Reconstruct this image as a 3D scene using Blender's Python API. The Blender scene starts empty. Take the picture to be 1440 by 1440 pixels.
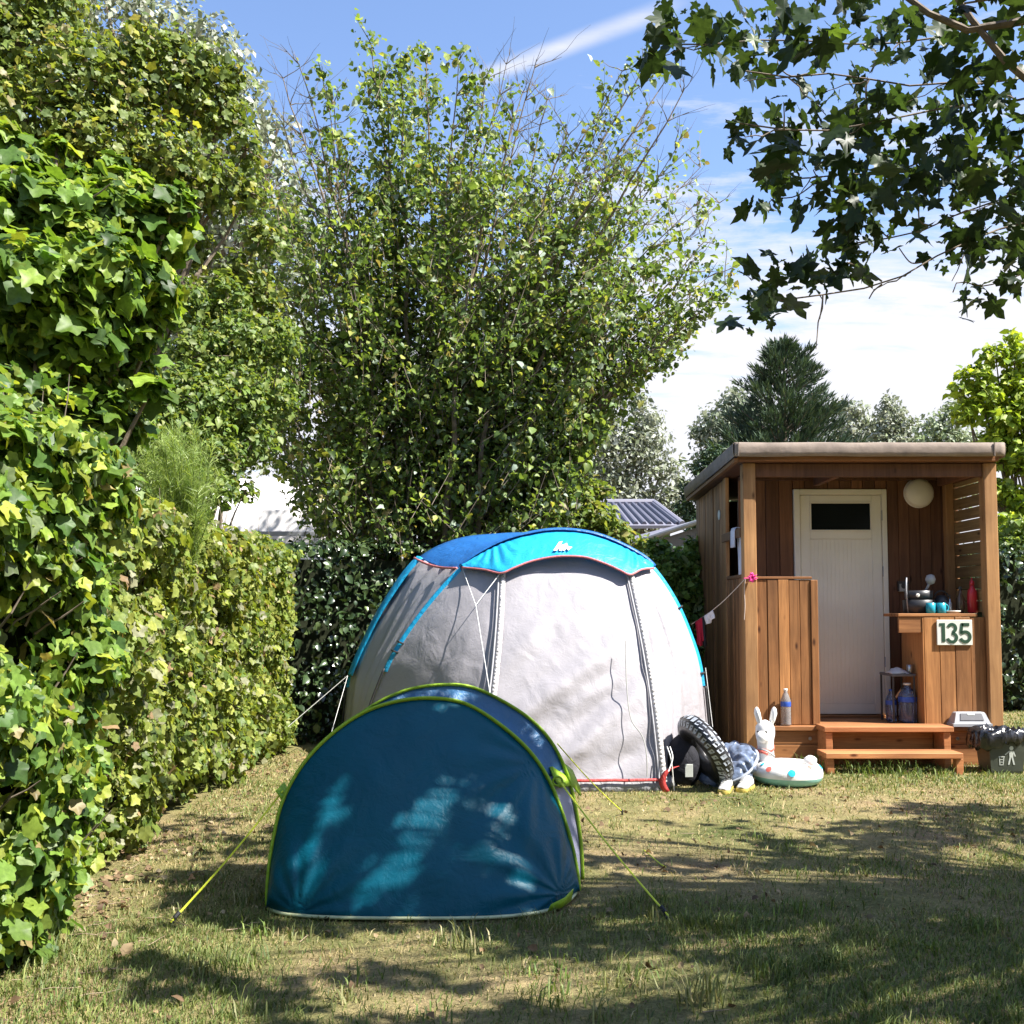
import bpy, math, random
import numpy as np
from mathutils import Vector, noise as mnoise

random.seed(7)
RNG = np.random.default_rng(11)
SC = bpy.context.scene
COL = SC.collection
# ------------------------------------------------------------------ camera
H = 1.24
F = 1440.0
PITCH = math.radians(3.5)
PPY = 860.0 - F * math.tan(PITCH)
cam_d = bpy.data.cameras.new("camera")
cam_d.sensor_width = 36.0
cam_d.lens = 36.0 * F / 1440.0
cam_d.shift_y = (PPY - 720.0) / 1440.0
cam_d.clip_start = 0.05
cam_d.clip_end = 2000.0
cam = bpy.data.objects.new("camera", cam_d)
cam.location = (0, 0, H)
cam.rotation_euler = (math.radians(90) + PITCH, 0, 0)
COL.objects.link(cam)
SC.camera = cam
# ------------------------------------------------------------------ light
SUN = Vector((0.57, -0.24, 0.785)).normalized()
ELEV = math.asin(SUN.z)
AZ = math.atan2(SUN.x, SUN.y)
sd = bpy.data.lights.new("sun", 'SUN')
sd.energy = 5.0 
sd.angle = math.radians(0.5)
sd.color = (1.0, 0.955, 0.88)
so = bpy.data.objects.new("sun", sd)
so.rotation_euler = SUN.to_track_quat('Z', 'Y').to_euler()
COL.objects.link(so)

W = bpy.data.worlds.new("World")
SC.world = W
W.use_nodes = True
nt = W.node_tree
nt.nodes.clear()
def wn(t, **k):
    n = nt.nodes.new(t)
    for a, b in k.items():
        setattr(n, a, b)
    return n
def wl(a, b):
    nt.links.new(a, b)
def wmath(op, a, b=None, clamp=False):
    n = wn('ShaderNodeMath', operation=op, use_clamp=clamp)
    for i, v in enumerate((a, b)):
        if v is None: continue
        if isinstance(v, (int, float)): n.inputs[i].default_value = v
        else: wl(v, n.inputs[i])
    return n.outputs[0]
w_out = wn('ShaderNodeOutputWorld')
w_bg = wn('ShaderNodeBackground')
w_bg.inputs['Strength'].default_value = 0.09
w_sky = wn('ShaderNodeTexSky', sky_type='NISHITA', sun_disc=False)
w_sky.sun_elevation = ELEV
w_sky.sun_rotation = AZ
w_sky.air_density = 1.0
w_sky.dust_density = 0.6
w_sky.ozone_density = 1.6
tc = wn('ShaderNodeTexCoord')
sep = wn('ShaderNodeSeparateXYZ')
wl(tc.outputs['Generated'], sep.inputs[0])
zz = wmath('MAXIMUM', sep.outputs[2], 0.0)
den = wmath('ADD', zz, 0.12)
cx = wmath('DIVIDE', sep.outputs[0], den)
cy = wmath('DIVIDE', sep.outputs[1], den)
comb = wn('ShaderNodeCombineXYZ')
wl(cx, comb.inputs[0]); wl(cy, comb.inputs[1])
# soft altocumulus sheets: drawn on a flat cloud layer overhead
mp = wn('ShaderNodeMapping'); mp.inputs['Scale'].default_value = (1.0, 2.8, 1); mp.inputs['Rotation'].default_value = (0, 0, 0.12); mp.inputs['Location'].default_value = (1.3, 0.4, 0)
wl(comb.outputs[0], mp.inputs[0])
n1 = wn('ShaderNodeTexNoise'); n1.inputs['Scale'].default_value = 2.6; n1.inputs['Detail'].default_value = 9; n1.inputs['Roughness'].default_value = 0.64; n1.inputs['Distortion'].default_value = 0.25
wl(mp.outputs[0], n1.inputs['Vector'])
mp2 = wn('ShaderNodeMapping'); mp2.inputs['Scale'].default_value = (0.45, 0.6, 1); mp2.inputs['Location'].default_value = (0.2, 2.1, 0)
wl(comb.outputs[0], mp2.inputs[0])
n2 = wn('ShaderNodeTexNoise'); n2.inputs['Scale'].default_value = 1.2; n2.inputs['Detail'].default_value = 3
wl(mp2.outputs[0], n2.inputs['Vector'])
# more cloud towards the horizon and to the right
el = wn('ShaderNodeMapRange'); el.inputs[1].default_value = 0.10; el.inputs[2].default_value = 0.52; el.inputs[3].default_value = 0.30; el.inputs[4].default_value = -0.24
wl(sep.outputs[2], el.inputs[0])
rt = wn('ShaderNodeMapRange'); rt.inputs[1].default_value = -0.5; rt.inputs[2].default_value = 0.5; rt.inputs[3].default_value = -0.05; rt.inputs[4].default_value = 0.05
wl(sep.outputs[0], rt.inputs[0])
s1 = wmath('ADD', wmath('MULTIPLY', n1.outputs[0], 0.8), wmath('MULTIPLY', n2.outputs[0], 0.35))
s2 = wmath('ADD', wmath('ADD', s1, el.outputs[0]), rt.outputs[0])
cr = wn('ShaderNodeValToRGB')
cr.color_ramp.elements[0].position = 0.49; cr.color_ramp.elements[0].color = (0, 0, 0, 1)
cr.color_ramp.elements[1].position = 0.68; cr.color_ramp.elements[1].color = (1, 1, 1, 1)
wl(s2, cr.inputs[0])
# one old condensation trail high up
dv = Vector((0.045, 0.855, 0.50)).normalized()
def streak(nx, ny, off, width, lo, hi):
    a = wmath('ADD', wmath('MULTIPLY', cx, nx), wmath('MULTIPLY', cy, ny))
    a = wmath('ABSOLUTE', wmath('SUBTRACT', a, off))
    m = wn('ShaderNodeMapRange'); m.interpolation_type = 'SMOOTHSTEP'
    m.inputs[1].default_value = 0.0; m.inputs[2].default_value = width; m.inputs[3].default_value = 1; m.inputs[4].default_value = 0
    wl(a, m.inputs[0])
    g = wn('ShaderNodeMapRange'); g.interpolation_type = 'SMOOTHSTEP'
    g.inputs[1].default_value = lo; g.inputs[2].default_value = lo + 0.05; wl(cx, g.inputs[0])
    g2 = wn('ShaderNodeMapRange'); g2.interpolation_type = 'SMOOTHSTEP'
    g2.inputs[1].default_value = hi - 0.1; g2.inputs[2].default_value = hi; g2.inputs[3].default_value = 1; g2.inputs[4].default_value = 0; wl(cx, g2.inputs[0])
    return wmath('MULTIPLY', wmath('MULTIPLY', m.outputs[0], g.outputs[0]), g2.outputs[0])
def skyc(px, py):
    d = Vector(((px - 720) / F, 1, (860 - py) / F)).normalized()
    return d.x / (d.z + .12), d.y / (d.z + .12)
a0, a1 = skyc(675, 88), skyc(890, 5)
tx, ty = a1[0] - a0[0], a1[1] - a0[1]; tl = math.hypot(tx, ty); tx /= tl; ty /= tl
st = streak(-ty, tx, -ty * a0[0] + tx * a0[1], 0.030, min(a0[0], a1[0]) - .03, max(a0[0], a1[0]) + .1)
st = wmath('MULTIPLY', st, wmath('ADD', wmath('MULTIPLY', n1.outputs[0], 1.9), -0.25))
cf = wmath('MAXIMUM', wmath('MULTIPLY', cr.outputs[0], 1.0), wmath('MULTIPLY', st, 0.95), True)
wmix = wn('ShaderNodeMix', data_type='RGBA')
wl(cf, wmix.inputs[0])
wtint = wn('ShaderNodeMix', data_type='RGBA', blend_type='MULTIPLY'); wtint.inputs[0].default_value = 1.0
wl(w_sky.outputs[0], wtint.inputs[6]); wtint.inputs[7].default_value = (1.05, 1.07, 1.17, 1)
wl(wtint.outputs[2], wmix.inputs[6])
wmix.inputs[7].default_value = (4.0, 4.05, 4.4, 1)
wl(wmix.outputs[2], w_bg.inputs['Color'])
wl(w_bg.outputs[0], w_out.inputs[0])

SC.view_settings.view_transform = 'Standard'
SC.view_settings.look = 'None'
SC.view_settings.exposure = 1.48
SC.view_settings.gamma = 1.0
SC.view_settings.use_curve_mapping = False
SC.render.engine = 'CYCLES'
SC.cycles.max_bounces = 6
SC.cycles.diffuse_bounces = 3
SC.cycles.glossy_bounces = 2
SC.cycles.transmission_bounces = 4
SC.cycles.caustics_reflective = False
SC.cycles.caustics_refractive = False

# ------------------------------------------------------------------ projection helpers
FW = Vector((0, math.cos(PITCH), math.sin(PITCH)))
UP = Vector((0, -math.sin(PITCH), math.cos(PITCH)))
CAM = Vector((0, 0, H))
def ray(px, py):
    return Vector(((px - 720) / F, 0, 0)) + UP * (-(py - PPY) / F) + FW
def P(px, py, Y):
    d = ray(px, py)
    return CAM + d * (Y / d.y)
def G(px, py, z=0.0):
    d = ray(px, py)
    return CAM + d * ((z - H) / d.z)
def PL(px, py, a, b, c):                 # meets the plane Y = a + b*z + c*X
    d = ray(px, py)
    return CAM + d * ((a + b * H) / (d.y - b * d.z - c * d.x))
def proj(v):
    r = Vector(v) - CAM
    w = r.dot(FW)
    if w <= 0.05: return (-9999, -9999)
    return (720 + F * r.x / w, PPY - F * r.dot(UP) / w)
def inpoly(x, y, poly):
    c = False
    j = len(poly) - 1
    for i in range(len(poly)):
        xi, yi = poly[i]; xj, yj = poly[j]
        if (yi > y) != (yj > y) and x < (xj - xi) * (y - yi) / (yj - yi) + xi:
            c = not c
        j = i
    return c

# ------------------------------------------------------------------ scene object helpers
def thing(name, label, cat, loc=(0, 0, 0), group=None):
    o = bpy.data.objects.new(name, None)
    o.location = loc
    o.empty_display_size = 0.1
    COL.objects.link(o)
    o['label'] = label; o['category'] = cat
    if group: o['group'] = group
    return o
def tag(o, label, cat, group=None):
    o['label'] = label; o['category'] = cat
    if group: o['group'] = group
    return o
class MB:
    def __init__(s):
        s.v = []; s.f = []; s.c = []
    def add(s, vs, fs, col=(1, 1, 1)):
        n = len(s.v)
        s.v += [tuple(v) for v in vs]
        s.f += [tuple(i + n for i in f) for f in fs]
        s.c += [col] * len(vs)
    def box(s, a, b, col=(1, 1, 1), bev=0.0):
        x0, y0, z0 = (min(a[i], b[i]) for i in range(3))
        x1, y1, z1 = (max(a[i], b[i]) for i in range(3))
        e = min(bev, (x1 - x0) * .3, (y1 - y0) * .3, (z1 - z0) * .3)
        if e <= 0:
            s.add([(x0, y0, z0), (x1, y0, z0), (x1, y1, z0), (x0, y1, z0), (x0, y0, z1), (x1, y0, z1), (x1, y1, z1), (x0, y1, z1)],
                  [(3, 2, 1, 0), (4, 5, 6, 7), (0, 1, 5, 4), (1, 2, 6, 5), (2, 3, 7, 6), (3, 0, 4, 7)], col)
            return
        V = []; idx = {}
        for i, X in enumerate((x0, x1)):
            for j, Y in enumerate((y0, y1)):
                for k, Z in enumerate((z0, z1)):
                    sx, sy, sz = (e if i == 0 else -e), (e if j == 0 else -e), (e if k == 0 else -e)
                    for ax, p in enumerate(((X, Y + sy, Z + sz), (X + sx, Y, Z + sz), (X + sx, Y + sy, Z))):
                        idx[(i, j, k, ax)] = len(V); V.append(p)
        Fc = []
        q = lambda *k: Fc.append(tuple(idx[t] for t in k))
        q((0,0,0,0),(0,0,1,0),(0,1,1,0),(0,1,0,0)); q((1,0,0,0),(1,1,0,0),(1,1,1,0),(1,0,1,0))
        q((0,0,0,1),(1,0,0,1),(1,0,1,1),(0,0,1,1)); q((0,1,0,1),(0,1,1,1),(1,1,1,1),(1,1,0,1))
        q((0,0,0,2),(0,1,0,2),(1,1,0,2),(1,0,0,2)); q((0,0,1,2),(1,0,1,2),(1,1,1,2),(0,1,1,2))
        for j in (0, 1):
            for k in (0, 1):
                q((0,j,k,1),(1,j,k,1),(1,j,k,2),(0,j,k,2))
        for i in (0, 1):
            for k in (0, 1):
                q((i,0,k,0),(i,1,k,0),(i,1,k,2),(i,0,k,2))
        for i in (0, 1):
            for j in (0, 1):
                q((i,j,0,0),(i,j,1,0),(i,j,1,1),(i,j,0,1))
        for i in (0, 1):
            for j in (0, 1):
                for k in (0, 1):
                    Fc.append((idx[(i,j,k,0)], idx[(i,j,k,1)], idx[(i,j,k,2)]))
        s.add(V, Fc, col)
    def tube(s, pts, rad, seg=6, col=(1, 1, 1), cap=True, flat=None):
        pts = [Vector(p) for p in pts]
        n = len(pts)
        if not hasattr(rad, '__len__'): rad = [rad] * n
        V = []
        t0 = (pts[1] - pts[0]).normalized()
        ref = Vector((0, 0, 1)) if abs(t0.z) < .9 else Vector((1, 0, 0))
        nrm = t0.cross(ref).normalized()
        for i, p in enumerate(pts):
            t = (pts[min(i + 1, n - 1)] - pts[max(i - 1, 0)])
            t = t.normalized() if t.length > 1e-9 else t0
            nrm = (nrm - t * nrm.dot(t))
            nrm = nrm.normalized() if nrm.length > 1e-6 else t.orthogonal().normalized()
            b = t.cross(nrm)
            for k in range(seg):
                a = 2 * math.pi * k / seg
                r2 = rad[i] * (flat if flat else 1)
                V.append(p + nrm * math.cos(a) * rad[i] + b * math.sin(a) * r2)
        Fc = []
        for i in range(n - 1):
            for k in range(seg):
                k2 = (k + 1) % seg
                Fc.append((i * seg + k, i * seg + k2, (i + 1) * seg + k2, (i + 1) * seg + k))
        if cap:
            Fc.append(tuple(range(seg))[::-1]); Fc.append(tuple((n - 1) * seg + k for k in range(seg)))
        s.add(V, Fc, col)
    def lathe(s, prof, c=(0, 0, 0), seg=20, col=(1, 1, 1), axis='z'):
        V = []; Fc = []
        for r, z in prof:
            for k in range(seg):
                a = 2 * math.pi * k / seg
                x, y = r * math.cos(a), r * math.sin(a)
                p = (x, y, z) if axis == 'z' else ((x, -z, y) if axis == 'y' else (z, x, y))
                V.append((c[0] + p[0], c[1] + p[1], c[2] + p[2]))
        m = len(prof)
        for i in range(m - 1):
            for k in range(seg):
                k2 = (k + 1) % seg
                Fc.append((i * seg + k, i * seg + k2, (i + 1) * seg + k2, (i + 1) * seg + k))
        Fc.append(tuple(range(seg))[::-1]); Fc.append(tuple((m - 1) * seg + k for k in range(seg)))
        s.add(V, Fc, col)
    def grid(s, rows, col=(1, 1, 1), closed=False):
        n = len(rows); m = len(rows[0])
        V = [p for r in rows for p in r]
        Fc = []
        for i in range(n - 1):
            for j in range(m if closed else m - 1):
                j2 = (j + 1) % m
                Fc.append((i * m + j, i * m + j2, (i + 1) * m + j2, (i + 1) * m + j))
        s.add(V, Fc, col)
    def build(s, name, mat, parent=None, smooth=False):
        me = bpy.data.meshes.new(name)
        me.from_pydata(s.v, [], s.f)
        at = me.attributes.new("Col", 'FLOAT_COLOR', 'POINT')
        arr = np.ones((len(s.v), 4), np.float32); arr[:, :3] = np.array(s.c, np.float32).reshape(-1, 3)
        at.data.foreach_set('color', arr.ravel())
        me.materials.append(mat)
        if smooth:
            me.polygons.foreach_set('use_smooth', [True] * len(me.polygons))
        o = bpy.data.objects.new(name, me)
        COL.objects.link(o)
        if parent is not None:
            o.parent = parent
            o.location = -Vector(parent_world(parent))
        return o
def parent_world(p):
    v = Vector(p.location)
    while p.parent is not None:
        p = p.parent; v += Vector(p.location)
    return v
def solidify(o, t):
    m = o.modifiers.new("thickness", 'SOLIDIFY'); m.thickness = t; m.offset = 0
    return o
def resample(pts, n):
    pts = [Vector(p) for p in pts]
    d = [0]
    for a, b in zip(pts, pts[1:]): d.append(d[-1] + (b - a).length)
    # Catmull-Rom through the points, then even spacing
    fine = []
    N = len(pts)
    for i in range(N - 1):
        p0, p1, p2, p3 = pts[max(i - 1, 0)], pts[i], pts[i + 1], pts[min(i + 2, N - 1)]
        for k in range(12):
            t = k / 12
            fine.append(0.5 * ((2 * p1) + (p2 - p0) * t + (2 * p0 - 5 * p1 + 4 * p2 - p3) * t * t + (3 * p1 - p0 - 3 * p2 + p3) * t ** 3))
    fine.append(pts[-1])
    L = [0]
    for a, b in zip(fine, fine[1:]): L.append(L[-1] + (b - a).length)
    out = []; j = 0
    for k in range(n):
        s = L[-1] * k / (n - 1)
        while j < len(L) - 2 and L[j + 1] < s: j += 1
        t = (s - L[j]) / max(L[j + 1] - L[j], 1e-9)
        out.append(fine[j].lerp(fine[j + 1], min(max(t, 0), 1)))
    return out
def sub(c, a, b, n):
    m = len(c) - 1
    out = []
    for k in range(n):
        u = (a + (b - a) * k / (n - 1)) * m
        i = min(int(u), m - 1)
        out.append(c[i].lerp(c[i + 1], u - i))
    return out
def patch(A, B, nv, bulge=0.0, outw=Vector((0, -1, 0)), fn=None):
    rows = []
    for j in range(nv):
        v = j / (nv - 1)
        r = []
        for i, (a, b) in enumerate(zip(A, B)):
            u = i / (len(A) - 1)
            p = a.lerp(b, v)
            w = math.sin(math.pi * v) * bulge
            if fn: w += fn(u, v, p)
            r.append(p + outw * w)
        rows.append(r)
    return rows
def nz(x, y, z=0.0): return mnoise.noise(Vector((x, y, z)))

# ------------------------------------------------------------------ materials
def newmat(name):
    m = bpy.data.materials.new(name)
    m.use_nodes = True
    t = m.node_tree
    b = t.nodes['Principled BSDF']
    return m, t, b
def setp(b, **k):
    for a, v in k.items():
        b.inputs[a].default_value = v
def N(t, typ, **k):
    n = t.nodes.new(typ)
    for a, v in k.items(): setattr(n, a, v)
    return n
def noisen(t, scale, detail=4, rough=.55, vec=None, mscale=None, dist=0.0):
    n = N(t, 'ShaderNodeTexNoise')
    n.inputs['Scale'].default_value = scale; n.inputs['Detail'].default_value = detail; n.inputs['Roughness'].default_value = rough; n.inputs['Distortion'].default_value = dist
    c = N(t, 'ShaderNodeTexCoord')
    if mscale:
        mp = N(t, 'ShaderNodeMapping'); mp.inputs['Scale'].default_value = mscale
        t.links.new(c.outputs['Object'], mp.inputs[0]); t.links.new(mp.outputs[0], n.inputs['Vector'])
    else:
        t.links.new(c.outputs['Object'], n.inputs['Vector'])
    return n
def bump(t, b, src, strength, dist=0.01):
    bp = N(t, 'ShaderNodeBump'); bp.inputs['Strength'].default_value = strength; bp.inputs['Distance'].default_value = dist
    t.links.new(src, bp.inputs['Height'])
    t.links.new(bp.outputs[0], b.inputs['Normal'])
    return bp
def attr(t):
    a = N(t, 'ShaderNodeAttribute'); a.attribute_name = 'Col'; return a
def ramp(t, src, stops):
    r = N(t, 'ShaderNodeValToRGB')
    e = r.color_ramp.elements
    while len(e) < len(stops): e.new(.5)
    for i, (p, c) in enumerate(stops):
        e[i].position = p; e[i].color = (*c, 1)
    t.links.new(src, r.inputs[0])
    return r
def mulc(t, a, b, fac=1.0, mode='MULTIPLY'):
    m = N(t, 'ShaderNodeMix', data_type='RGBA', blend_type=mode); m.inputs[0].default_value = fac
    for s, i in ((a, 6), (b, 7)):
        if isinstance(s, tuple): m.inputs[i].default_value = (*s, 1)
        else: t.links.new(s, m.inputs[i])
    return m.outputs[2]
def leaf_mat(name, rough=.42, trans=.35, spec=.5, ttint=(1.5, 1.45, .6)):
    m, t, b = newmat(name)
    a = attr(t)
    vn = noisen(t, 55, 3)
    vr = ramp(t, vn.outputs[0], [(.3, (.74, .76, .72)), (.7, (1.2, 1.18, 1.15))])
    lc = mulc(t, a.outputs['Color'], vr.outputs[0])
    t.links.new(lc, b.inputs['Base Color'])
    setp(b, Roughness=rough); b.inputs['Specular IOR Level'].default_value = spec
    tr = N(t, 'ShaderNodeBsdfTranslucent')
    t.links.new(mulc(t, lc, ttint), tr.inputs['Color'])
    mx = N(t, 'ShaderNodeMixShader'); mx.inputs[0].default_value = trans
    t.links.new(b.outputs[0], mx.inputs[1]); t.links.new(tr.outputs[0], mx.inputs[2])
    t.links.new(mx.outputs[0], t.nodes['Material Output'].inputs['Surface'])
    return m
def plain(name, col, rough=.5, metal=0.0, spec=.5, nscale=30, namt=.12, bstr=0.0, bscale=None):
    m, t, b = newmat(name)
    n = noisen(t, nscale, 4)
    r = ramp(t, n.outputs[0], [(.25, tuple(c * (1 - namt) for c in col)), (.75, tuple(min(c * (1 + namt), 1) for c in col))])
    t.links.new(mulc(t, r.outputs[0], attr(t).outputs['Color']), b.inputs['Base Color'])
    setp(b, Roughness=rough, Metallic=metal); b.inputs['Specular IOR Level'].default_value = spec
    if bstr:
        bump(t, b, noisen(t, bscale or nscale, 5).outputs[0], bstr, .01)
    return m
def wood_mat(name, light, dark, scale, rough=.62):
    m, t, b = newmat(name)
    # per-board offset so that no two boards share grain
    a = attr(t)
    c = N(t, 'ShaderNodeTexCoord')
    ad = N(t, 'ShaderNodeVectorMath', operation='MULTIPLY_ADD')
    t.links.new(a.outputs['Color'], ad.inputs[0]); ad.inputs[1].default_value = (7, 13, 9); t.links.new(c.outputs['Object'], ad.inputs[2])
    mp = N(t, 'ShaderNodeMapping'); mp.inputs['Scale'].default_value = scale
    t.links.new(ad.outputs[0], mp.inputs[0])
    n = N(t, 'ShaderNodeTexNoise'); n.inputs['Scale'].default_value = 1.0; n.inputs['Detail'].default_value = 8; n.inputs['Roughness'].default_value = .62; n.inputs['Distortion'].default_value = .6
    t.links.new(mp.outputs[0], n.inputs['Vector'])
    r = ramp(t, n.outputs[0], [(.3, dark), (.52, tuple((x + y) / 2 for x, y in zip(dark, light))), (.72, light)])
    # broad weathering
    n2 = N(t, 'ShaderNodeTexNoise'); n2.inputs['Scale'].default_value = 2.2; n2.inputs['Detail'].default_value = 5
    t.links.new(ad.outputs[0], n2.inputs['Vector'])
    r2 = ramp(t, n2.outputs[0], [(.3, (.72, .72, .74)), (.7, (1.1, 1.08, 1.05))])
    # knots
    vo = N(t, 'ShaderNodeTexVoronoi'); vo.inputs['Scale'].default_value = 1.0
    mpk = N(t, 'ShaderNodeMapping'); mpk.inputs['Scale'].default_value = tuple(9.0 if s > 10 else 3.6 for s in scale)
    t.links.new(ad.outputs[0], mpk.inputs[0]); t.links.new(mpk.outputs[0], vo.inputs['Vector'])
    rk = ramp(t, vo.outputs['Distance'], [(.05, (.22, .15, .12)), (.15, (1, 1, 1))])
    sx = N(t, 'ShaderNodeSeparateColor'); t.links.new(a.outputs['Color'], sx.inputs[0])
    tone = ramp(t, sx.outputs[0], [(0, (.62, .58, .56)), (1, (1.22, 1.18, 1.10))])
    c1 = mulc(t, r.outputs[0], r2.outputs[0]); c2 = mulc(t, c1, rk.outputs[0]); c3 = mulc(t, c2, tone.outputs[0])
    t.links.new(c3, b.inputs['Base Color'])
    setp(b, Roughness=rough); b.inputs['Specular IOR Level'].default_value = .3
    bump(t, b, n.outputs[0], .25, .004)
    return m
def fabric_mat(name, col, rough=.5, trans=.12, wr=.5, scale=7, var=.1, crumple=26, tcol=None, sheen=0.0):
    m, t, b = newmat(name)
    n = noisen(t, 3.0, 4)
    r = ramp(t, n.outputs[0], [(.3, tuple(c * (1 - var) for c in col)), (.7, tuple(min(c * (1 + var), .95) for c in col))])
    cc = mulc(t, r.outputs[0], attr(t).outputs['Color'])
    t.links.new(cc, b.inputs['Base Color'])
    setp(b, Roughness=rough); b.inputs['Specular IOR Level'].default_value = .5
    n1 = noisen(t, scale, 3, .5, dist=1.2)
    n2 = noisen(t, crumple, 4, .6, dist=2.0)
    mx = N(t, 'ShaderNodeMath', operation='MULTIPLY_ADD')
    t.links.new(n2.outputs[0], mx.inputs[0]); mx.inputs[1].default_value = .28; t.links.new(n1.outputs[0], mx.inputs[2])
    bp = bump(t, b, mx.outputs[0], wr, .03)
    b.inputs['Specular IOR Level'].default_value = .22 if sum(col) < .3 else .4
    tr = N(t, 'ShaderNodeBsdfTranslucent')
    tr.inputs['Color'].default_value = (*(tcol or col), 1)
    t.links.new(bp.outputs[0], tr.inputs['Normal'])
    ms = N(t, 'ShaderNodeMixShader'); ms.inputs[0].default_value = trans
    t.links.new(b.outputs[0], ms.inputs[1]); t.links.new(tr.outputs[0], ms.inputs[2])
    t.links.new(ms.outputs[0], t.nodes['Material Output'].inputs['Surface'])
    return m

M = {}
M['leaf'] = leaf_mat('leaf', .46, .40, .30)
M['leaf_gloss'] = leaf_mat('leaf_glossy', .27, .12, .6)
M['leaf_silver'] = leaf_mat('leaf_silver', .6, .25, .25, (1.1, 1.1, .9))
M['needle'] = leaf_mat('needle', .55, .12, .35)
M['grass'] = leaf_mat('grass_blade', .55, .3, .3, (1.3, 1.3, .7))
M['litter'] = leaf_mat('dry_leaf', .7, .15, .25, (1.2, 1.0, .7))
M['bark'] = plain('bark', (.16, .125, .09), .85, nscale=18, namt=.45, bstr=.6, bscale=40)
M['twig'] = plain('twig', (.15, .12, .09), .8, nscale=30, namt=.35)
M['hedge_core'] = plain('hedge_dark_core', (.022, .026, .014), .95, nscale=25, namt=.6, spec=.1)  # near-black: the shade deep inside a hedge is put into this colour
M['wood_v'] = wood_mat('board_upright', (.52, .255, .098), (.265, .118, .042), (42, 42, 2.4))
M['wood_x'] = wood_mat('board_level', (.47, .225, .088), (.24, .10, .037), (2.4, 42, 42))
M['wood_y'] = wood_mat('board_deep', (.33, .17, .076), (.15, .07, .03), (42, 2.4, 42))
M['wood_step'] = wood_mat('board_step', (.50, .225, .095), (.30, .115, .045), (2.2, 40, 40))
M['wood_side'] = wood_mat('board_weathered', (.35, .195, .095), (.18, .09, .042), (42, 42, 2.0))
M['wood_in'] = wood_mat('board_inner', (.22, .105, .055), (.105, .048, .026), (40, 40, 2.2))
M['post'] = wood_mat('post_timber', (.48, .275, .125), (.28, .145, .06), (30, 30, 2.0))
M['slat'] = wood_mat('slat_timber', (.40, .27, .12), (.22, .135, .06), (40, 2.4, 40))
M['roof_felt'] = plain('roof_sheet', (.235, .185, .15), .8, nscale=9, namt=.25, bstr=.35, bscale=14)
M['door'] = plain('door_paint', (.74, .715, .63), .42, nscale=5, namt=.05)
M['glass_dark'] = plain('door_glass', (.007, .009, .008), .12, spec=.08, nscale=4, namt=.2)
M['white_pl'] = plain('white_plastic', (.76, .74, .68), .35, nscale=6, namt=.05)
M['lamp'] = plain('lamp_opal', (.78, .74, .66), .25, nscale=6, namt=.05)
M['dark_pl'] = plain('dark_plastic', (.035, .035, .038), .42, nscale=14, namt=.25)
M['bin'] = plain('bin_plastic', (.055, .062, .045), .5, nscale=12, namt=.2)
M['lid_grey'] = plain('lid_grey', (.33, .34, .36), .38, nscale=9, namt=.12)
M['lid_dark'] = plain('lid_dark', (.10, .10, .11), .45, nscale=9, namt=.15)
M['bag'] = plain('bin_bag', (.012, .012, .014), .22, spec=.7, nscale=20, namt=.2, bstr=.9, bscale=14)
M['pale'] = plain('pale_print', (.55, .57, .52), .6, nscale=20, namt=.12)
M['sign'] = plain('sign_plate', (.70, .72, .64), .4, nscale=8, namt=.06)
M['digit'] = plain('sign_green', (.018, .06, .032), .45, nscale=12, namt=.15)
M['turq'] = plain('turquoise_enamel', (.02, .30, .40), .3, nscale=8, namt=.1)
M['red'] = plain('red_plastic', (.50, .02, .03), .32, nscale=8, namt=.12)
M['steel'] = plain('steel', (.45, .45, .46), .3, metal=.9, nscale=10, namt=.1)
M['blue_lbl'] = plain('blue_label', (.03, .09, .42), .4, nscale=10, namt=.15)
M['pink'] = plain('pink_cloth', (.75, .03, .26), .6, nscale=20, namt=.15)
M['cloth_white'] = fabric_mat('white_cloth', (.74, .72, .75), .8, .25, .5, 12)
M['cloth_red'] = fabric_mat('red_cloth', (.42, .012, .04), .8, .15, .5, 12)
M['cloth_dark'] = fabric_mat('black_cloth', (.02, .02, .025), .8, .05, .5, 12)
M['cord'] = plain('cord', (.55, .45, .38), .7, nscale=40, namt=.1)
M['cord_y'] = plain('yellow_cord', (.74, .80, .06), .55, nscale=40, namt=.1)
M['cord_g'] = plain('grey_cord', (.30, .30, .27), .6, nscale=40, namt=.1)
M['cord_w'] = plain('white_cord', (.70, .70, .68), .6, nscale=40, namt=.1)
M['strap'] = plain('black_strap', (.02, .02, .022), .6, nscale=30, namt=.2)
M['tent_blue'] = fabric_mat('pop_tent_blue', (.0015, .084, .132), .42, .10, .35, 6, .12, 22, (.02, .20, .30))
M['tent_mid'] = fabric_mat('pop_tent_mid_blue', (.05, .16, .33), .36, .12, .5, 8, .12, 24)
M['tent_lav'] = fabric_mat('pop_tent_grey', (.40, .40, .52), .5, .15, .4, 8)
M['tent_green'] = fabric_mat('pop_tent_green', (.30, .48, .025), .5, .12, .4, 14)
M['tent_hem'] = plain('pale_hem', (.50, .54, .32), .5, nscale=20, namt=.15)
M['tent_floor'] = plain('tent_floor', (.02, .022, .025), .6, nscale=12, namt=.2)
M['silver'] = fabric_mat('tent_silver', (.415, .396, .42), .44, .25, .28, 6, .03, 24)
M['silver_side'] = fabric_mat('tent_silver_side', (.58, .56, .59), .45, .42, .25, 6, .04, 22)
M['azure'] = fabric_mat('tent_azure', (.022, .40, .70), .42, .2, .4, 8, .06, 22, (.03, .5, .85))
M['royal'] = fabric_mat('tent_royal_blue', (.022, .14, .42), .42, .15, .45, 8, .08, 22)
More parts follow.
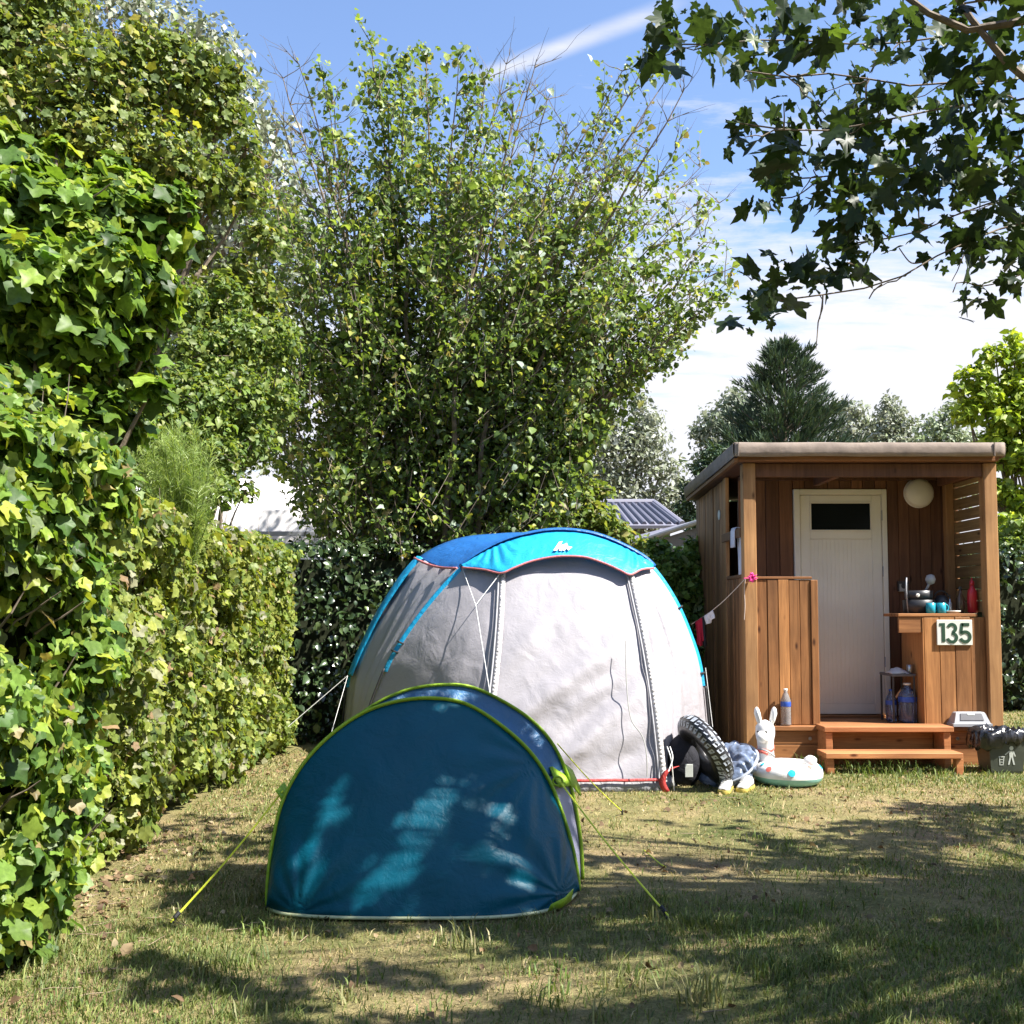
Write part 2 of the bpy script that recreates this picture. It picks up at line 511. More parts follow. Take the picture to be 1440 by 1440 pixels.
M['sleeve'] = fabric_mat('tent_sleeve', (.02, .30, .52), .5, .1, .5, 12, .1, 30)
M['trim_red'] = fabric_mat('tent_trim', (.52, .17, .17), .6, .05, .3, 20)
M['trim_pale'] = fabric_mat('tent_ruffle', (.62, .60, .60), .6, .05, .9, 22, .12, 60)
M['zip'] = plain('tent_zip', (.30, .30, .32), .6, nscale=40, namt=.2)
M['skirt'] = fabric_mat('tent_skirt', (.30, .30, .31), .6, .05, .6, 14, .2)
M['skirt_red'] = fabric_mat('tent_skirt_band', (.46, .05, .045), .55, .05, .4, 20)
M['logo'] = plain('white_mark', (.82, .82, .82), .5, nscale=20, namt=.04)
M['inf_white'] = plain('inflatable_white', (.80, .78, .75), .32, nscale=7, namt=.05, bstr=.15, bscale=18)
M['inf_teal'] = plain('inflatable_teal', (.25, .55, .52), .32, nscale=7, namt=.06)
M['inf_coral'] = plain('inflatable_coral', (.75, .16, .12), .4, nscale=9, namt=.1)
M['inf_sky'] = plain('inflatable_blue_spot', (.02, .42, .58), .4, nscale=9, namt=.1)
M['inf_grey'] = plain('inflatable_grey', (.36, .36, .36), .4, nscale=9, namt=.1)
M['tyre'] = plain('tyre_black', (.02, .02, .022), .3, spec=.6, nscale=12, namt=.2, bstr=.4, bscale=16)
M['tyre_mark'] = plain('tyre_mark', (.34, .37, .42), .4, nscale=30, namt=.25)
M['inf_denim'] = plain('inflatable_denim', (.13, .165, .24), .3, spec=.5, nscale=26, namt=.75, bstr=1.0, bscale=16)
M['shoe_grey'] = plain('shoe_grey', (.50, .49, .48), .7, nscale=22, namt=.3)
M['shoe_yel'] = plain('shoe_sole', (.55, .43, .10), .6, nscale=20, namt=.15)
M['pet'] = plain('clear_bottle', (.50, .52, .54), .12, spec=.8, nscale=12, namt=.25)
b_ = M['pet'].node_tree.nodes['Principled BSDF']; b_.inputs['Transmission Weight'].default_value = .7; b_.inputs['IOR'].default_value = 1.2
M['pet_blue'] = plain('blue_jug', (.28, .36, .60), .12, spec=.8, nscale=12, namt=.35)
M['pet_blue'].node_tree.nodes['Principled BSDF'].inputs['Transmission Weight'].default_value = .75
M['metal_roof'] = plain('metal_roof', (.20, .195, .235), .5, nscale=5, namt=.06)
M['metal_rib'] = plain('metal_rib', (.075, .075, .10), .5, nscale=5, namt=.1)
M['caravan'] = plain('caravan_white', (.80, .77, .75), .35, nscale=3, namt=.04)
M['wall_grey'] = plain('home_wall', (.20, .19, .19), .7, nscale=5, namt=.12)

# ground: dry lawn with bare earth, straw and green patches
def ground_mat():
    m, t, b = newmat('dry_lawn')
    n = noisen(t, 1.1, 6, .6); n2 = noisen(t, 7, 7, .65); n3 = noisen(t, 70, 5, .7)
    r = ramp(t, n.outputs[0], [(.34, (.13, .15, .055)), (.46, (.23, .215, .095)), (.58, (.33, .265, .145)), (.69, (.30, .205, .13))])
    r2 = ramp(t, n2.outputs[0], [(.3, (.62, .64, .6)), (.7, (1.25, 1.22, 1.18))])
    r3 = ramp(t, n3.outputs[0], [(.3, (.55, .55, .55)), (.7, (1.35, 1.32, 1.28))])
    t.links.new(mulc(t, mulc(t, r.outputs[0], r2.outputs[0]), r3.outputs[0]), b.inputs['Base Color'])
    setp(b, Roughness=.95); b.inputs['Specular IOR Level'].default_value = .1
    bump(t, b, n3.outputs[0], .8, .03)
    return m
M['ground'] = ground_mat()
# ------------------------------------------------------------------ leaf and blade generators
def tmpl_palm(n, lobe, teeth, zf=.3):
    v = []
    for i in range(n):
        th = 2 * math.pi * i / n
        r = .50 * (1 + lobe * math.cos(5 * th) + teeth * math.cos(15 * th) - .10 * abs(math.sin(th)) ** 3) * (.86 if abs(th - math.pi) < .9 else 1)
        v.append((r * math.sin(th), .45 + r * math.cos(th)))
    v = [(x, y, -.45 * x * x + zf * abs(x) - .28 * y * y + .05 * math.sin(8 * x + 6 * y)) for x, y in v] + [(0, .42, -.05)]
    return np.array(v, np.float32), np.array([(n, i, (i + 1) % n) for i in range(n)], np.int32)
def tmpl_maple(): return tmpl_palm(30, .27, .07, .24)
def tmpl_ivy(): return tmpl_palm(20, .16, .0, .34)
def tmpl_oval(w=.36):
    v = [(0, 0, 0), (w, .3, .16), (w * .85, .65, .10), (0, 1, -.20), (-w * .85, .65, .12), (-w, .3, .14), (0, .5, 0)]
    return np.array(v, np.float32), np.array([(6, i, (i + 1) % 6) for i in range(6)], np.int32)
def tmpl_dia(w=.3):
    v = [(0, 0, 0), (w, .45, .08), (0, 1, -.05), (-w, .45, .08)]
    return np.array(v, np.float32), np.array([(0, 1, 2), (0, 2, 3)], np.int32)
T_MAPLE, T_IVY, T_OVAL, T_DIA, T_LANCE = tmpl_maple(), tmpl_ivy(), tmpl_oval(), tmpl_dia(), tmpl_dia(.12)
def norm(a):
    return a / np.maximum(np.linalg.norm(a, axis=1, keepdims=True), 1e-8)
def palette(n, cols, wts, jit=.18):
    cols = np.array(cols, np.float32)
    k = RNG.choice(len(cols), n, p=np.array(wts) / sum(wts))
    return cols[k] * (1 + RNG.normal(0, jit, (n, 1)).clip(-.5, .6)).astype(np.float32)
def tri_mesh(name, V, T, colv, mat, parent=None):
    me = bpy.data.meshes.new(name)
    nv, nt_ = len(V), len(T)
    me.vertices.add(nv); me.vertices.foreach_set('co', np.ascontiguousarray(V, np.float32).ravel())
    me.loops.add(nt_ * 3); me.loops.foreach_set('vertex_index', np.ascontiguousarray(T, np.int32).ravel())
    me.polygons.add(nt_); me.polygons.foreach_set('loop_start', np.arange(0, nt_ * 3, 3, dtype=np.int32))
    me.update(calc_edges=True)
    at = me.attributes.new("Col", 'FLOAT_COLOR', 'POINT')
    c4 = np.ones((nv, 4), np.float32); c4[:, :3] = np.clip(colv, .004, .95)
    at.data.foreach_set('color', c4.ravel())
    me.materials.append(mat)
    me.polygons.foreach_set('use_smooth', [True] * nt_)
    o = bpy.data.objects.new(name, me)
    COL.objects.link(o)
    if parent is not None:
        o.parent = parent
        o.location = -Vector(parent_world(parent))
    return o
def leaves(name, C, size, tmpl, cols, mat, parent=None, nbias=(.42, -.12, .9), nw=.8, droop=.5, out=None, ow=0.0, gain=1.4):
    cols = cols * gain
    if mat is M['leaf']: cols = cols * np.array([.90, 1.0, 1.04], np.float32)
    C = np.asarray(C, np.float32); n = len(C)
    size = (np.full(n, size) * np.clip(RNG.gamma(6, 1 / 6, n), .4, 1.9)).astype(np.float32)
    nr = norm(np.array(nbias, np.float32) * nw + RNG.normal(0, .55, (n, 3)) + (0 if out is None else np.asarray(out) * ow))
    t = RNG.normal(0, 1, (n, 3)); t[:, 2] -= droop
    t = norm(t - nr * np.sum(t * nr, 1, keepdims=True)); b = np.cross(t, nr)
    tv, tf = tmpl
    curl = RNG.uniform(.4, 1.8, (n, 1, 1))
    V = C[:, None, :] + size[:, None, None] * (b[:, None, :] * tv[None, :, 0:1] + t[:, None, :] * tv[None, :, 1:2] + nr[:, None, :] * tv[None, :, 2:3] * curl)
    K = len(tv)
    T = (tf[None] + (np.arange(n) * K)[:, None, None]).reshape(-1, 3)
    cv = np.repeat(cols, K, axis=0)
    return tri_mesh(name, V.reshape(-1, 3), T, cv, mat, parent)
def inellip(c, r, n, shell=.55):
    d = norm(RNG.normal(0, 1, (n, 3))); k = (shell + (1 - shell) * RNG.random((n, 1))) * (1 + RNG.normal(0, .06, (n, 1)))
    return np.array(c) + d * k * np.array(r), d
def limb(mb, a, b, r0, r1, wob=.08, n=7, bend=None, seg=6, col=(1, 1, 1)):
    a, b = Vector(a), Vector(b)
    pts = []; L = (b - a).length
    ph = random.random() * 50
    for i in range(n):
        t = i / (n - 1)
        p = a.lerp(b, t)
        if bend is not None: p += Vector(bend) * math.sin(math.pi * t)
        w = wob * L * math.sin(math.pi * min(t * 1.2, 1)) if i not in (0, n - 1) else 0
        p += Vector((nz(ph, t * 2.5), nz(ph + 9, t * 2.5), nz(ph + 19, t * 2.5) * .6)) * w
        pts.append(p)
    mb.tube(pts, [r0 + (r1 - r0) * i / (n - 1) for i in range(n)], seg, col)
    return pts

# ------------------------------------------------------------------ ground
def ground_h(x, y):
    return .012 * nz(x * .9, y * .9, 3.3) + .006 * nz(x * 3.1, y * 3.1, 8.1)
def build_ground():
    mb = MB()
    xs = [-900, -300, -80, -30, -14] + list(np.linspace(-8, 10, 91)) + [18, 40, 90, 300, 900]
    ys = [-900, -200, -40, -10] + list(np.linspace(-4, 18, 111)) + [26, 45, 90, 300, 900]
    rows = []
    for y in ys:
        rows.append([(x, y, ground_h(x, y) if -8 <= x <= 10 and -4 <= y <= 18 else 0.0) for x in xs])
    mb.grid(rows)
    o = mb.build('ground', M['ground'], smooth=True)
    o['kind'] = 'structure'
build_ground()

def patchy(x, y):          # how green the turf is here
    return .5 + .55 * nz(x * .75 + 3, y * .75) + .35 * nz(x * 2.3, y * 2.3, 5)
GREEN_PATCH = [((-1.05, 3.25), .75), ((-1.5, 3.45), .5), ((.9, 3.9), .45), ((.55, 4.0), .3), ((.35, 3.2), .35), ((1.15, 3.2), .5), ((.7, 4.35), .25), ((1.6, 3.6), .4), ((2.4, 8.1), .5), ((3.3, 8.0), .4), ((4.6, 10), 2.5), ((.0, 4.0), .25), ((-.2, 3.45), .35), ((1.6, 5.0), .5), ((.3, 5.9), .4)]
BARE_PATCH = [((1.0, 5.0), .5), ((2.2, 6.6), .7), ((.55, 6.3), .5), ((1.9, 5.5), .4), ((-.35, 3.3), .35), ((.55, 3.45), .3), ((.1, 3.1), .7), ((.2, 3.7), .5), ((.75, 5.4), .7), ((1.4, 6.3), .8), ((-.7, 3.8), .5), ((1.6, 4.6), .4), ((.3, 4.9), .5)]
TREAD = [((-.35, 5.1), .55), ((-.3, 4.8), .5), ((2.9, 9.2), .0)]
def build_grass():
    pts = []
    bands = [(2.9, 4.2, 13000), (4.2, 5.6, 8500), (5.6, 7.6, 5500), (7.6, 10, 3000), (10, 14, 1300)]
    for y0, y1, dn in bands:
        xw = .55 * y1 + 1.2
        n = int((y1 - y0) * 2 * xw * dn)
        x = RNG.uniform(-xw, xw, n); y = RNG.uniform(y0, y1, n)
        pts.append(np.stack([x, y], 1))
    p = np.concatenate(pts)
    keep = np.abs(p[:, 0]) < .53 * p[:, 1] + 1.4
    p = p[keep]
    # outside the hedge, tents and hut
    x, y = p[:, 0], p[:, 1]
    ok = (x > -2.05) & ~((x > -.95) & (x < .25) & (y > 4.36) & (y < 5.7)) & ~((x > -.9) & (x < 1.3) & (y > 7.5)) & ~((x > 1.9) & (x < 4.0) & (y > 8.55)) & ~((x < 1.5) & (y > 9.2))
    p = p[ok]
    g = np.array([patchy(a, b) for a, b in p])
    for (c, r) in GREEN_PATCH:
        d = np.hypot(p[:, 0] - c[0], (p[:, 1] - c[1])) / r
        g += .8 * np.exp(-d * d)
    bare = np.zeros(len(p))
    for (c, r) in BARE_PATCH:
        d = np.hypot(p[:, 0] - c[0], (p[:, 1] - c[1])) / r
        bare += .8 * np.exp(-d * d * 1.3)
    hed = np.clip((p[:, 0] + 1.95) / .5 + np.clip((p[:, 1] - 5) / 1.2, 0, 1), 0, 1)
    pr = np.clip(.36 + .62 * g, .16, 1) * np.clip(1 - bare, .25, 1) * (.25 + .75 * hed)
    k = RNG.random(len(p)) < pr
    p, g, bare = p[k], g[k], bare[k]
    n = len(p)
    green = RNG.random(n) < np.clip(.12 + .66 * g - .35 * bare, .08, .93)
    far = np.clip((p[:, 1] - 6.5) / 2, 0, 1)
    green &= ~((RNG.random(n) < .32 * far) & (p[:, 0] < 3.8))
    col = np.where(green[:, None], palette(n, [(.12, .17, .040), (.18, .215, .060), (.23, .25, .08), (.08, .12, .03)], [3, 3, 2, 2]), palette(n, [(.36, .29, .14), (.29, .225, .11), (.43, .36, .19), (.22, .165, .085)], [3, 3, 2, 2]))
    h = RNG.gamma(4, .0027, n) * np.where(green, 1.15, .8) + .006
    tuft = np.array([max(0, nz(a * 4.0, b * 4.0, 9) - .18) for a, b in p]) * np.clip(g, 0, 1.2)
    h *= 1 + 3.0 * tuft
    w = RNG.uniform(.0011, .0025, n) * (1 + np.clip((p[:, 1] - 4) / 5, 0, 1.4))
    az = RNG.uniform(0, 2 * np.pi, n)
    lean = np.where(green, RNG.uniform(.15, 1.0, n), RNG.uniform(.5, 2.6, n))
    lz = 1 / np.sqrt(1 + lean * lean)
    L = h * 1.5
    d = np.stack([np.cos(az) * lean * lz, np.sin(az) * lean * lz, lz], 1)
    s = np.stack([-np.sin(az + .6), np.cos(az + .6), np.zeros(n)], 1)
    gz = np.array([ground_h(a, b) for a, b in p]) - .003
    B = np.stack([p[:, 0], p[:, 1], gz], 1)
    mid = B + d * (L * .55)[:, None]; mid[:, 2] += L * .12
    tip = B + d * L[:, None] + np.stack([np.cos(az) * L * .2, np.sin(az) * L * .2, -L * .08], 1)
    sw = s * w[:, None]
    V = np.stack([B - sw, B + sw, mid - sw * .8, mid + sw * .8, tip], 1)
    T = np.array([(0, 1, 3), (0, 3, 2), (2, 3, 4)])[None] + (np.arange(n) * 5)[:, None, None]
    o = tri_mesh('grass', V.reshape(-1, 3), T.reshape(-1, 3), np.repeat(col, 5, axis=0), M['grass'])
    o['kind'] = 'stuff'
build_grass()
def build_litter():
    n = 2200
    y = RNG.uniform(3.0, 9.4, n)
    x = np.where(RNG.random(n) < .55 * np.clip((6.2 - y) / 1.5, .12, 1), -1.92 + np.abs(RNG.normal(0, .22, n)), RNG.uniform(-2, 3.2, n))
    k = ~((x > -.95) & (x < .25) & (y > 4.3) & (y < 5.7)) & ~((x > -.7) & (x < 1.1) & (y > 7.0)) & ~((x > 1.9) & (x < 4.0) & (y > 8.0))
    x, y = x[k], y[k]; n = len(x)
    C = np.stack([x, y, np.array([ground_h(a, b) for a, b in zip(x, y)]) + .012], 1)
    o = leaves('leaf_litter', C, RNG.uniform(.012, .034, n), T_OVAL, palette(n, [(.17, .11, .06), (.25, .18, .10), (.11, .07, .04), (.33, .27, .17)], [3, 3, 3, .8], .3), M['litter'], nw=1.0, droop=0, gain=1.0)
    o['kind'] = 'stuff'
    mb = MB()
    for i in range(150):
        yy = random.uniform(3.0, 7); xx = random.uniform(-1.9, 3) if i % 2 else random.uniform(-1.95, -1.3)
        if abs(xx) > .52 * yy or (-.95 < xx < .25 and 4.3 < yy < 5.7): continue
        a = random.uniform(0, 6.28); l = random.uniform(.04, .16)
        z = ground_h(xx, yy) + .012
        limb(mb, (xx, yy, z), (xx + l * math.cos(a), yy + l * math.sin(a), z + random.uniform(0, .012)), .0022, .001, .15, 4, seg=4, col=(1.5, 1.4, 1.2))
    o = mb.build('fallen_twigs', M['twig']); o['kind'] = 'stuff'
build_litter()

# ------------------------------------------------------------------ hedges
HEDGE_PAL = [(.110, .165, .028), (.165, .210, .032), (.050, .090, .020), (.235, .245, .035), (.16, .185, .085), (.22, .16, .07)]
HEDGE_W = [4, 3.2, 3.6, 1.8, 1.5, .3]
def hedge_box(name, label, face, top, n, size, tm, pal, wts, mat, core, depth=.22, droop=1.0, stems=0, extra_top=0.0):
    """face: list of (x,y) along the clipped front; leaves fill a layer behind it, plus the top"""
    root = thing(name, label, 'hedge', (face[0][0], face[0][1], 0))
    cb = MB()
    cb.box(*core); c = cb.build('dark_core', M['hedge_core'], root)  # solid dark box in place of shaded twigs, blocks the view through
    pts = []; outs = []
    segs = [(Vector((*a, 0)), Vector((*b, 0))) for a, b in zip(face, face[1:])]
    Ls = [(b - a).length for a, b in segs]
    for i in range(n):
        k = RNG.choice(len(segs), p=np.array(Ls) / sum(Ls))
        a, b = segs[k]
        p = a.lerp(b, random.random()); tdir = (b - a).normalized()
        o = Vector((tdir.y, -tdir.x, 0))
        topmode = random.random() < .26
        s = (p - Vector((*face[0], 0))).length
        if topmode:
            d = random.uniform(0, .9)
            hh = top(p) + .07 * nz(p.x * 2 + 5, p.y * 2, d * 3) + abs(random.gauss(0, .035)) - .02
            if random.random() < extra_top: hh += random.random() ** 2 * .28
            q = p - o * d; q.z = hh; on = Vector((0, 0, 1)) + o * .4
        else:
            z = random.uniform(.02, 1) * top(p)
            bul = .15 * nz(p.x * 1.7, p.y * 1.7, z * 2.1) + .12 * nz(p.x * 4.5, p.y * 4.5, z * 4.5)
            if bul < -.05 and random.random() < .85: continue
            dd = random.random() ** 1.6 * depth
            q = p + o * (bul - dd + .03 - (.12 * max(0, .25 - z) / .25)); q.z = z; on = o
        pts.append(q); outs.append(on)
    m = len(pts)
    leaves('foliage', np.array(pts), size, tm, palette(m, pal, wts, .2), mat, root, nw=.55, droop=droop, out=np.array(outs), ow=.6)
    if stems:
        tb = MB()
        for i in range(stems):
            a, b = random.choice(segs); p = a.lerp(b, random.random()); o = Vector(((b - a).normalized().y, -(b - a).normalized().x, 0))
            z = random.uniform(.1, top(p) - .1); q = p - o * .14; q.z = z
            e = p + o * random.uniform(-.02, .06); e.z = z + random.uniform(.05, .3)
            limb(tb, q, e, .006, .002, .1, 5, seg=4)
            if i < stems // 3:
                q = p - o * random.uniform(.0, .5); q.z = top(p) - .1; e = q.copy(); e.z += random.uniform(.15, .4); e.x += random.uniform(-.08, .08)
                limb(tb, q, e, .004, .0015, .06, 5, seg=4)
        tb.build('branches', M['twig'], root)['kind'] = 'stuff'
    return root
hedge_box('hedge', 'bulging leafy green hedge section nearest the camera, in front of the trimmed part', [(-1.70, 2.2), (-1.68, 3.0), (-1.60, 3.7), (-1.62, 4.05), (-1.88, 4.35), (-2.05, 4.5)],
          lambda p: 1.80 + .05 * nz(p.x, p.y * 1.3) + .06, 28000, .047, T_IVY, HEDGE_PAL, HEDGE_W, M['leaf'], ((-3.4, 2.2, .12), (-1.84, 4.15, 1.70)), stems=70, extra_top=.25)
hedge_box('hedge', 'trimmed sunlit hedge running along the lawn behind the bulging nearer section', [(-1.97, 4.35), (-1.90, 5.2), (-1.98, 6.4), (-1.98, 7.8), (-2.02, 9.0), (-2.05, 9.42), (-2.6, 9.6)],
          lambda p: 1.80 + .04 * nz(p.x, p.y * 1.5), 33000, .043, T_IVY, [(.13, .155, .030), (.19, .20, .045), (.08, .11, .025), (.235, .23, .05), (.21, .19, .11), (.26, .16, .09)], [4, 3, 2.8, 1.8, 1.3, .3], M['leaf'], ((-3.2, 4.3, .12), (-2.20, 9.2, 1.70)), stems=60)
BACK = [(-2.5, 9.45), (-1.0, 9.95), (.6, 10.6), (2.2, 11.4), (4.0, 12.35), (9.5, 13.3)]
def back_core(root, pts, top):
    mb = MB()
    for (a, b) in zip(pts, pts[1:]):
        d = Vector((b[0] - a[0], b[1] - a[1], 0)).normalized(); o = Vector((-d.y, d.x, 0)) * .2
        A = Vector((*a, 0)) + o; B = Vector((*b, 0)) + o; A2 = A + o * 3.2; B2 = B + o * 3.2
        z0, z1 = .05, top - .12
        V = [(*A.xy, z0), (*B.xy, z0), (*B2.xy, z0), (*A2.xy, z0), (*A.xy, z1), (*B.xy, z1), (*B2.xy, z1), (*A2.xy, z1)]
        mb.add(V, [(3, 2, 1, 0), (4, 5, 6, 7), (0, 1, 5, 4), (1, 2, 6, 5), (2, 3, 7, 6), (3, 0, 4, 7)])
    return mb.build('dark_core', M['hedge_core'], root)  # same dark solid filler, following the bends of the back hedge
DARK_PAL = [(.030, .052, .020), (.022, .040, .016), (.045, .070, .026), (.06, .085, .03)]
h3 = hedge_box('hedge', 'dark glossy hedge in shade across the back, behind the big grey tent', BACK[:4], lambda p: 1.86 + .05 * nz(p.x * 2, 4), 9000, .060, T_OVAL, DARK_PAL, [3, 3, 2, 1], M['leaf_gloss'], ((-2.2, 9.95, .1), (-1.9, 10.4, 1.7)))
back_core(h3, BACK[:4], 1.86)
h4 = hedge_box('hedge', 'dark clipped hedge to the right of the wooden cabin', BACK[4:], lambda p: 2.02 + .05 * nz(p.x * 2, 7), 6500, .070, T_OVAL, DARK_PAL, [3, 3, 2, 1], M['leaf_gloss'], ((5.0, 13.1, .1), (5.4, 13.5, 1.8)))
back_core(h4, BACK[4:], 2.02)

# tall hedge added out of view behind the camera to shade the near side
shade_hedge = hedge_box('hedge', 'tall dark unseen hedge added behind the camera to shade the near side', [(9.0, -7.2), (2.0, -7.6), (-8.0, -7.4)], lambda p: 3.8 + .3 * nz(p.x, 2), 7000, .16, T_OVAL, DARK_PAL, [3, 3, 2, 1], M['leaf'], ((-8, -8.6, .1), (9, -8.0, 3.6)))

# ------------------------------------------------------------------ trees
def tree_clumps(name, label, trunk_base, clumps, n, size, tm, pal, wts, mat, group=None, cat='tree', trunk_r=.1, shell=.5, nw=.7, droop=.6, limbs=True, twigs=0, bark='bark'):
    root = thing(name, label, cat, trunk_base, group)
    cs = [Vector(c[0]) for c in clumps]
    cen = sum(cs, Vector()) / len(cs)
    tb = MB()
    base = Vector(trunk_base)
    topz = max(c.z for c in cs)
    fork = Vector((base.x * .5 + cen.x * .5, base.y * .5 + cen.y * .5, base.z + (cen.z - base.z) * .55))
    limb(tb, base - Vector((0, 0, .05)), fork, trunk_r, trunk_r * .7, .04, 7, seg=8)
    for c in cs:
        if limbs:
            s = base.lerp(fork, random.uniform(.6, 1.0))
            limb(tb, s, c, trunk_r * .42, trunk_r * .08, .08, 7, seg=5)
    vol = np.array([c[1][0] * c[1][1] * c[1][2] if hasattr(c[1], '__len__') else c[1] ** 3 for c in clumps]) ** .72
    P_, O_ = [], []
    for c, v in zip(clumps, vol / vol.sum()):
        r = c[1] if hasattr(c[1], '__len__') else (c[1],) * 3
        q, d = inellip(c[0], r, max(4, int(n * v)), shell)
        P_.append(q); O_.append(d)
        for i in range(twigs):
            e = Vector(q[RNG.integers(len(q))]); e = Vector(c[0]) + (e - Vector(c[0])) * random.uniform(.9, 1.25)
            limb(tb, Vector(c[0]), e, .012, .003, .12, 6, seg=4)
    P_ = np.concatenate(P_); O_ = np.concatenate(O_)
    P_[:, 2] = np.maximum(P_[:, 2], .05)
    tb.build('trunk', M[bark], root)
    leaves('crown', P_, size, tm, palette(len(P_), pal, wts, .2), mat, root, nw=nw, droop=droop, out=O_, ow=.45)
    return root
def clumps_px(lst, sq=(1, .9, .8)):
    """(px, py, radius in px, distance) turned into spheres in the place"""
    out = []
    for px, py, r, Y in lst:
        R = r / F * Y
        out.append((tuple(P(px, py, Y)), (R * sq[0], R * sq[1] * 1.2, R * sq[2])))
    return out

# the broad leaved tree over the near hedge
lime = [(20, 300, 75, 5.2), (95, 310, 75, 5.3), (170, 300, 60, 5.5), (225, 330, 45, 5.6), (60, 390, 80, 5.0), (140, 380, 75, 5.2), (205, 400, 50, 5.4), (30, 470, 75, 5.2), (110, 460, 75, 5.2), (180, 455, 50, 5.5), (60, 545, 60, 5.3), (130, 530, 50, 5.5), (190, 520, 30, 5.7), (-60, 330, 90, 5.2), (-60, 470, 90, 5.3), (-120, 400, 110, 5.6), (250, 280, 26, 5.5), (150, 575, 32, 5.4), (215, 545, 22, 5.5), (40, 232, 34, 5.4), (120, 252, 30, 5.6), (160, 225, 20, 5.8), (80, 205, 18, 5.7), (10, 195, 30, 5.6), (215, 268, 18, 5.7), (248, 320, 20, 5.6), (190, 245, 14, 5.8), (120, 590, 34, 5.4), (60, 600, 36, 5.3), (180, 600, 26, 5.6), (230, 440, 20, 5.6)]
tree_clumps('broadleaf_tree', 'large leaved yellow-green tree rising above the near left hedge', (-2.75, 5.5, 0), clumps_px(lime), 14500, .074, T_IVY,
            [(.10, .155, .022), (.155, .205, .030), (.055, .095, .018), (.22, .23, .035), (.045, .075, .02)], [3, 3, 2.5, 1.2, 1.5], M['leaf'], trunk_r=.09, twigs=5, nw=1.0, droop=.8, shell=.25)
olive = [(30, 60, 80, 8.2), (110, 110, 75, 8.0), (40, 180, 90, 8.0), (190, 120, 65, 8.3), (140, 215, 80, 8.1), (260, 130, 60, 8.5), (235, 225, 65, 8.3), (310, 160, 45, 8.6), (300, 260, 50, 8.5), (345, 210, 28, 8.6), (60, 270, 70, 8.4), (170, 300, 60, 8.6), (260, 340, 45, 8.8), (-60, 60, 100, 8.2), (-60, 200, 110, 8.4), (-90, 330, 110, 8.6), (330, 110, 24, 8.6), (70, -10, 60, 8.2), (-20, -60, 80, 8.2), (350, 270, 34, 8.7), (370, 330, 30, 8.8), (340, 390, 40, 8.8), (300, 420, 44, 8.7), (375, 420, 28, 8.9), (200, 60, 40, 8.2), (290, 90, 34, 8.4), (250, 60, 26, 8.3)]
tree_clumps('field_maple', 'tall olive-green tree with many thin bare twigs at the upper left', (-3.6, 8.6, 0), clumps_px(olive, (1.1, 1, 1.05)), 26000, .052, T_IVY,
            [(.125, .155, .036), (.165, .18, .042), (.075, .10, .03), (.24, .22, .04), (.20, .16, .075)], [4, 3, 3, 1, .6], M['leaf'], trunk_r=.1, twigs=9, shell=.35, nw=.7)
pop = [(60, -20, 90, 17), (150, 10, 90, 17), (240, 50, 60, 17), (300, 90, 60, 17), (345, 140, 40, 17), (370, 220, 45, 17), (320, 210, 70, 17), (390, 300, 40, 17.5), (340, 330, 70, 17.5), (300, 430, 70, 17.5), (360, 430, 60, 17.5), (250, 520, 80, 18), (340, 540, 80, 18), (240, 200, 90, 17.5), (200, 350, 100, 18), (390, 180, 26, 17), (300, 60, 34, 17), (410, 400, 40, 17.5), (330, 620, 60, 18), (300, 300, 60, 17.5), (290, 380, 60, 17.5), (250, 420, 60, 18), (410, 260, 26, 17.2), (415, 330, 34, 17.4), (395, 470, 50, 17.6), (430, 400, 30, 17.5)]
tree_clumps('white_poplar', 'tall silvery white poplar behind the trees at upper left', (-5.6, 18, 0), clumps_px(pop, (1.15, 1, 1.1)), 24000, .115, T_DIA, [(.26, .28, .23), (.19, .215, .155), (.12, .15, .08), (.33, .345, .31)], [3, 3, 3, 1.5], M['leaf_silver'], trunk_r=.28, shell=.45, nw=.3, droop=.8, twigs=3)
und = [(270, 570, 55, 8.0), (330, 560, 45, 8.3), (300, 640, 40, 8.0), (240, 610, 45, 7.8), (350, 620, 36, 8.4), (380, 560, 36, 8.6), (210, 560, 40, 7.8), (280, 500, 40, 8.2), (330, 480, 40, 8.4), (385, 480, 36, 8.7), (300, 690, 30, 7.6), (345, 690, 16, 8.4), (215, 640, 36, 7.4), (205, 690, 34, 7.2), (240, 700, 30, 7.3), (190, 610, 30, 7.4), (260, 430, 34, 8.3), (320, 420, 30, 8.5)]
tree_clumps('green_shrub', 'mid-green leafy shrub growing behind the trimmed left hedge', (-2.75, 8.2, 0), clumps_px(und, (1.15, 1, 1.15)), 14000, .047, T_OVAL, [(.105, .145, .035), (.15, .175, .045), (.06, .09, .025), (.19, .19, .06)], [3, 3, 2, 1], M['leaf'], cat='shrub', trunk_r=.05, twigs=4)
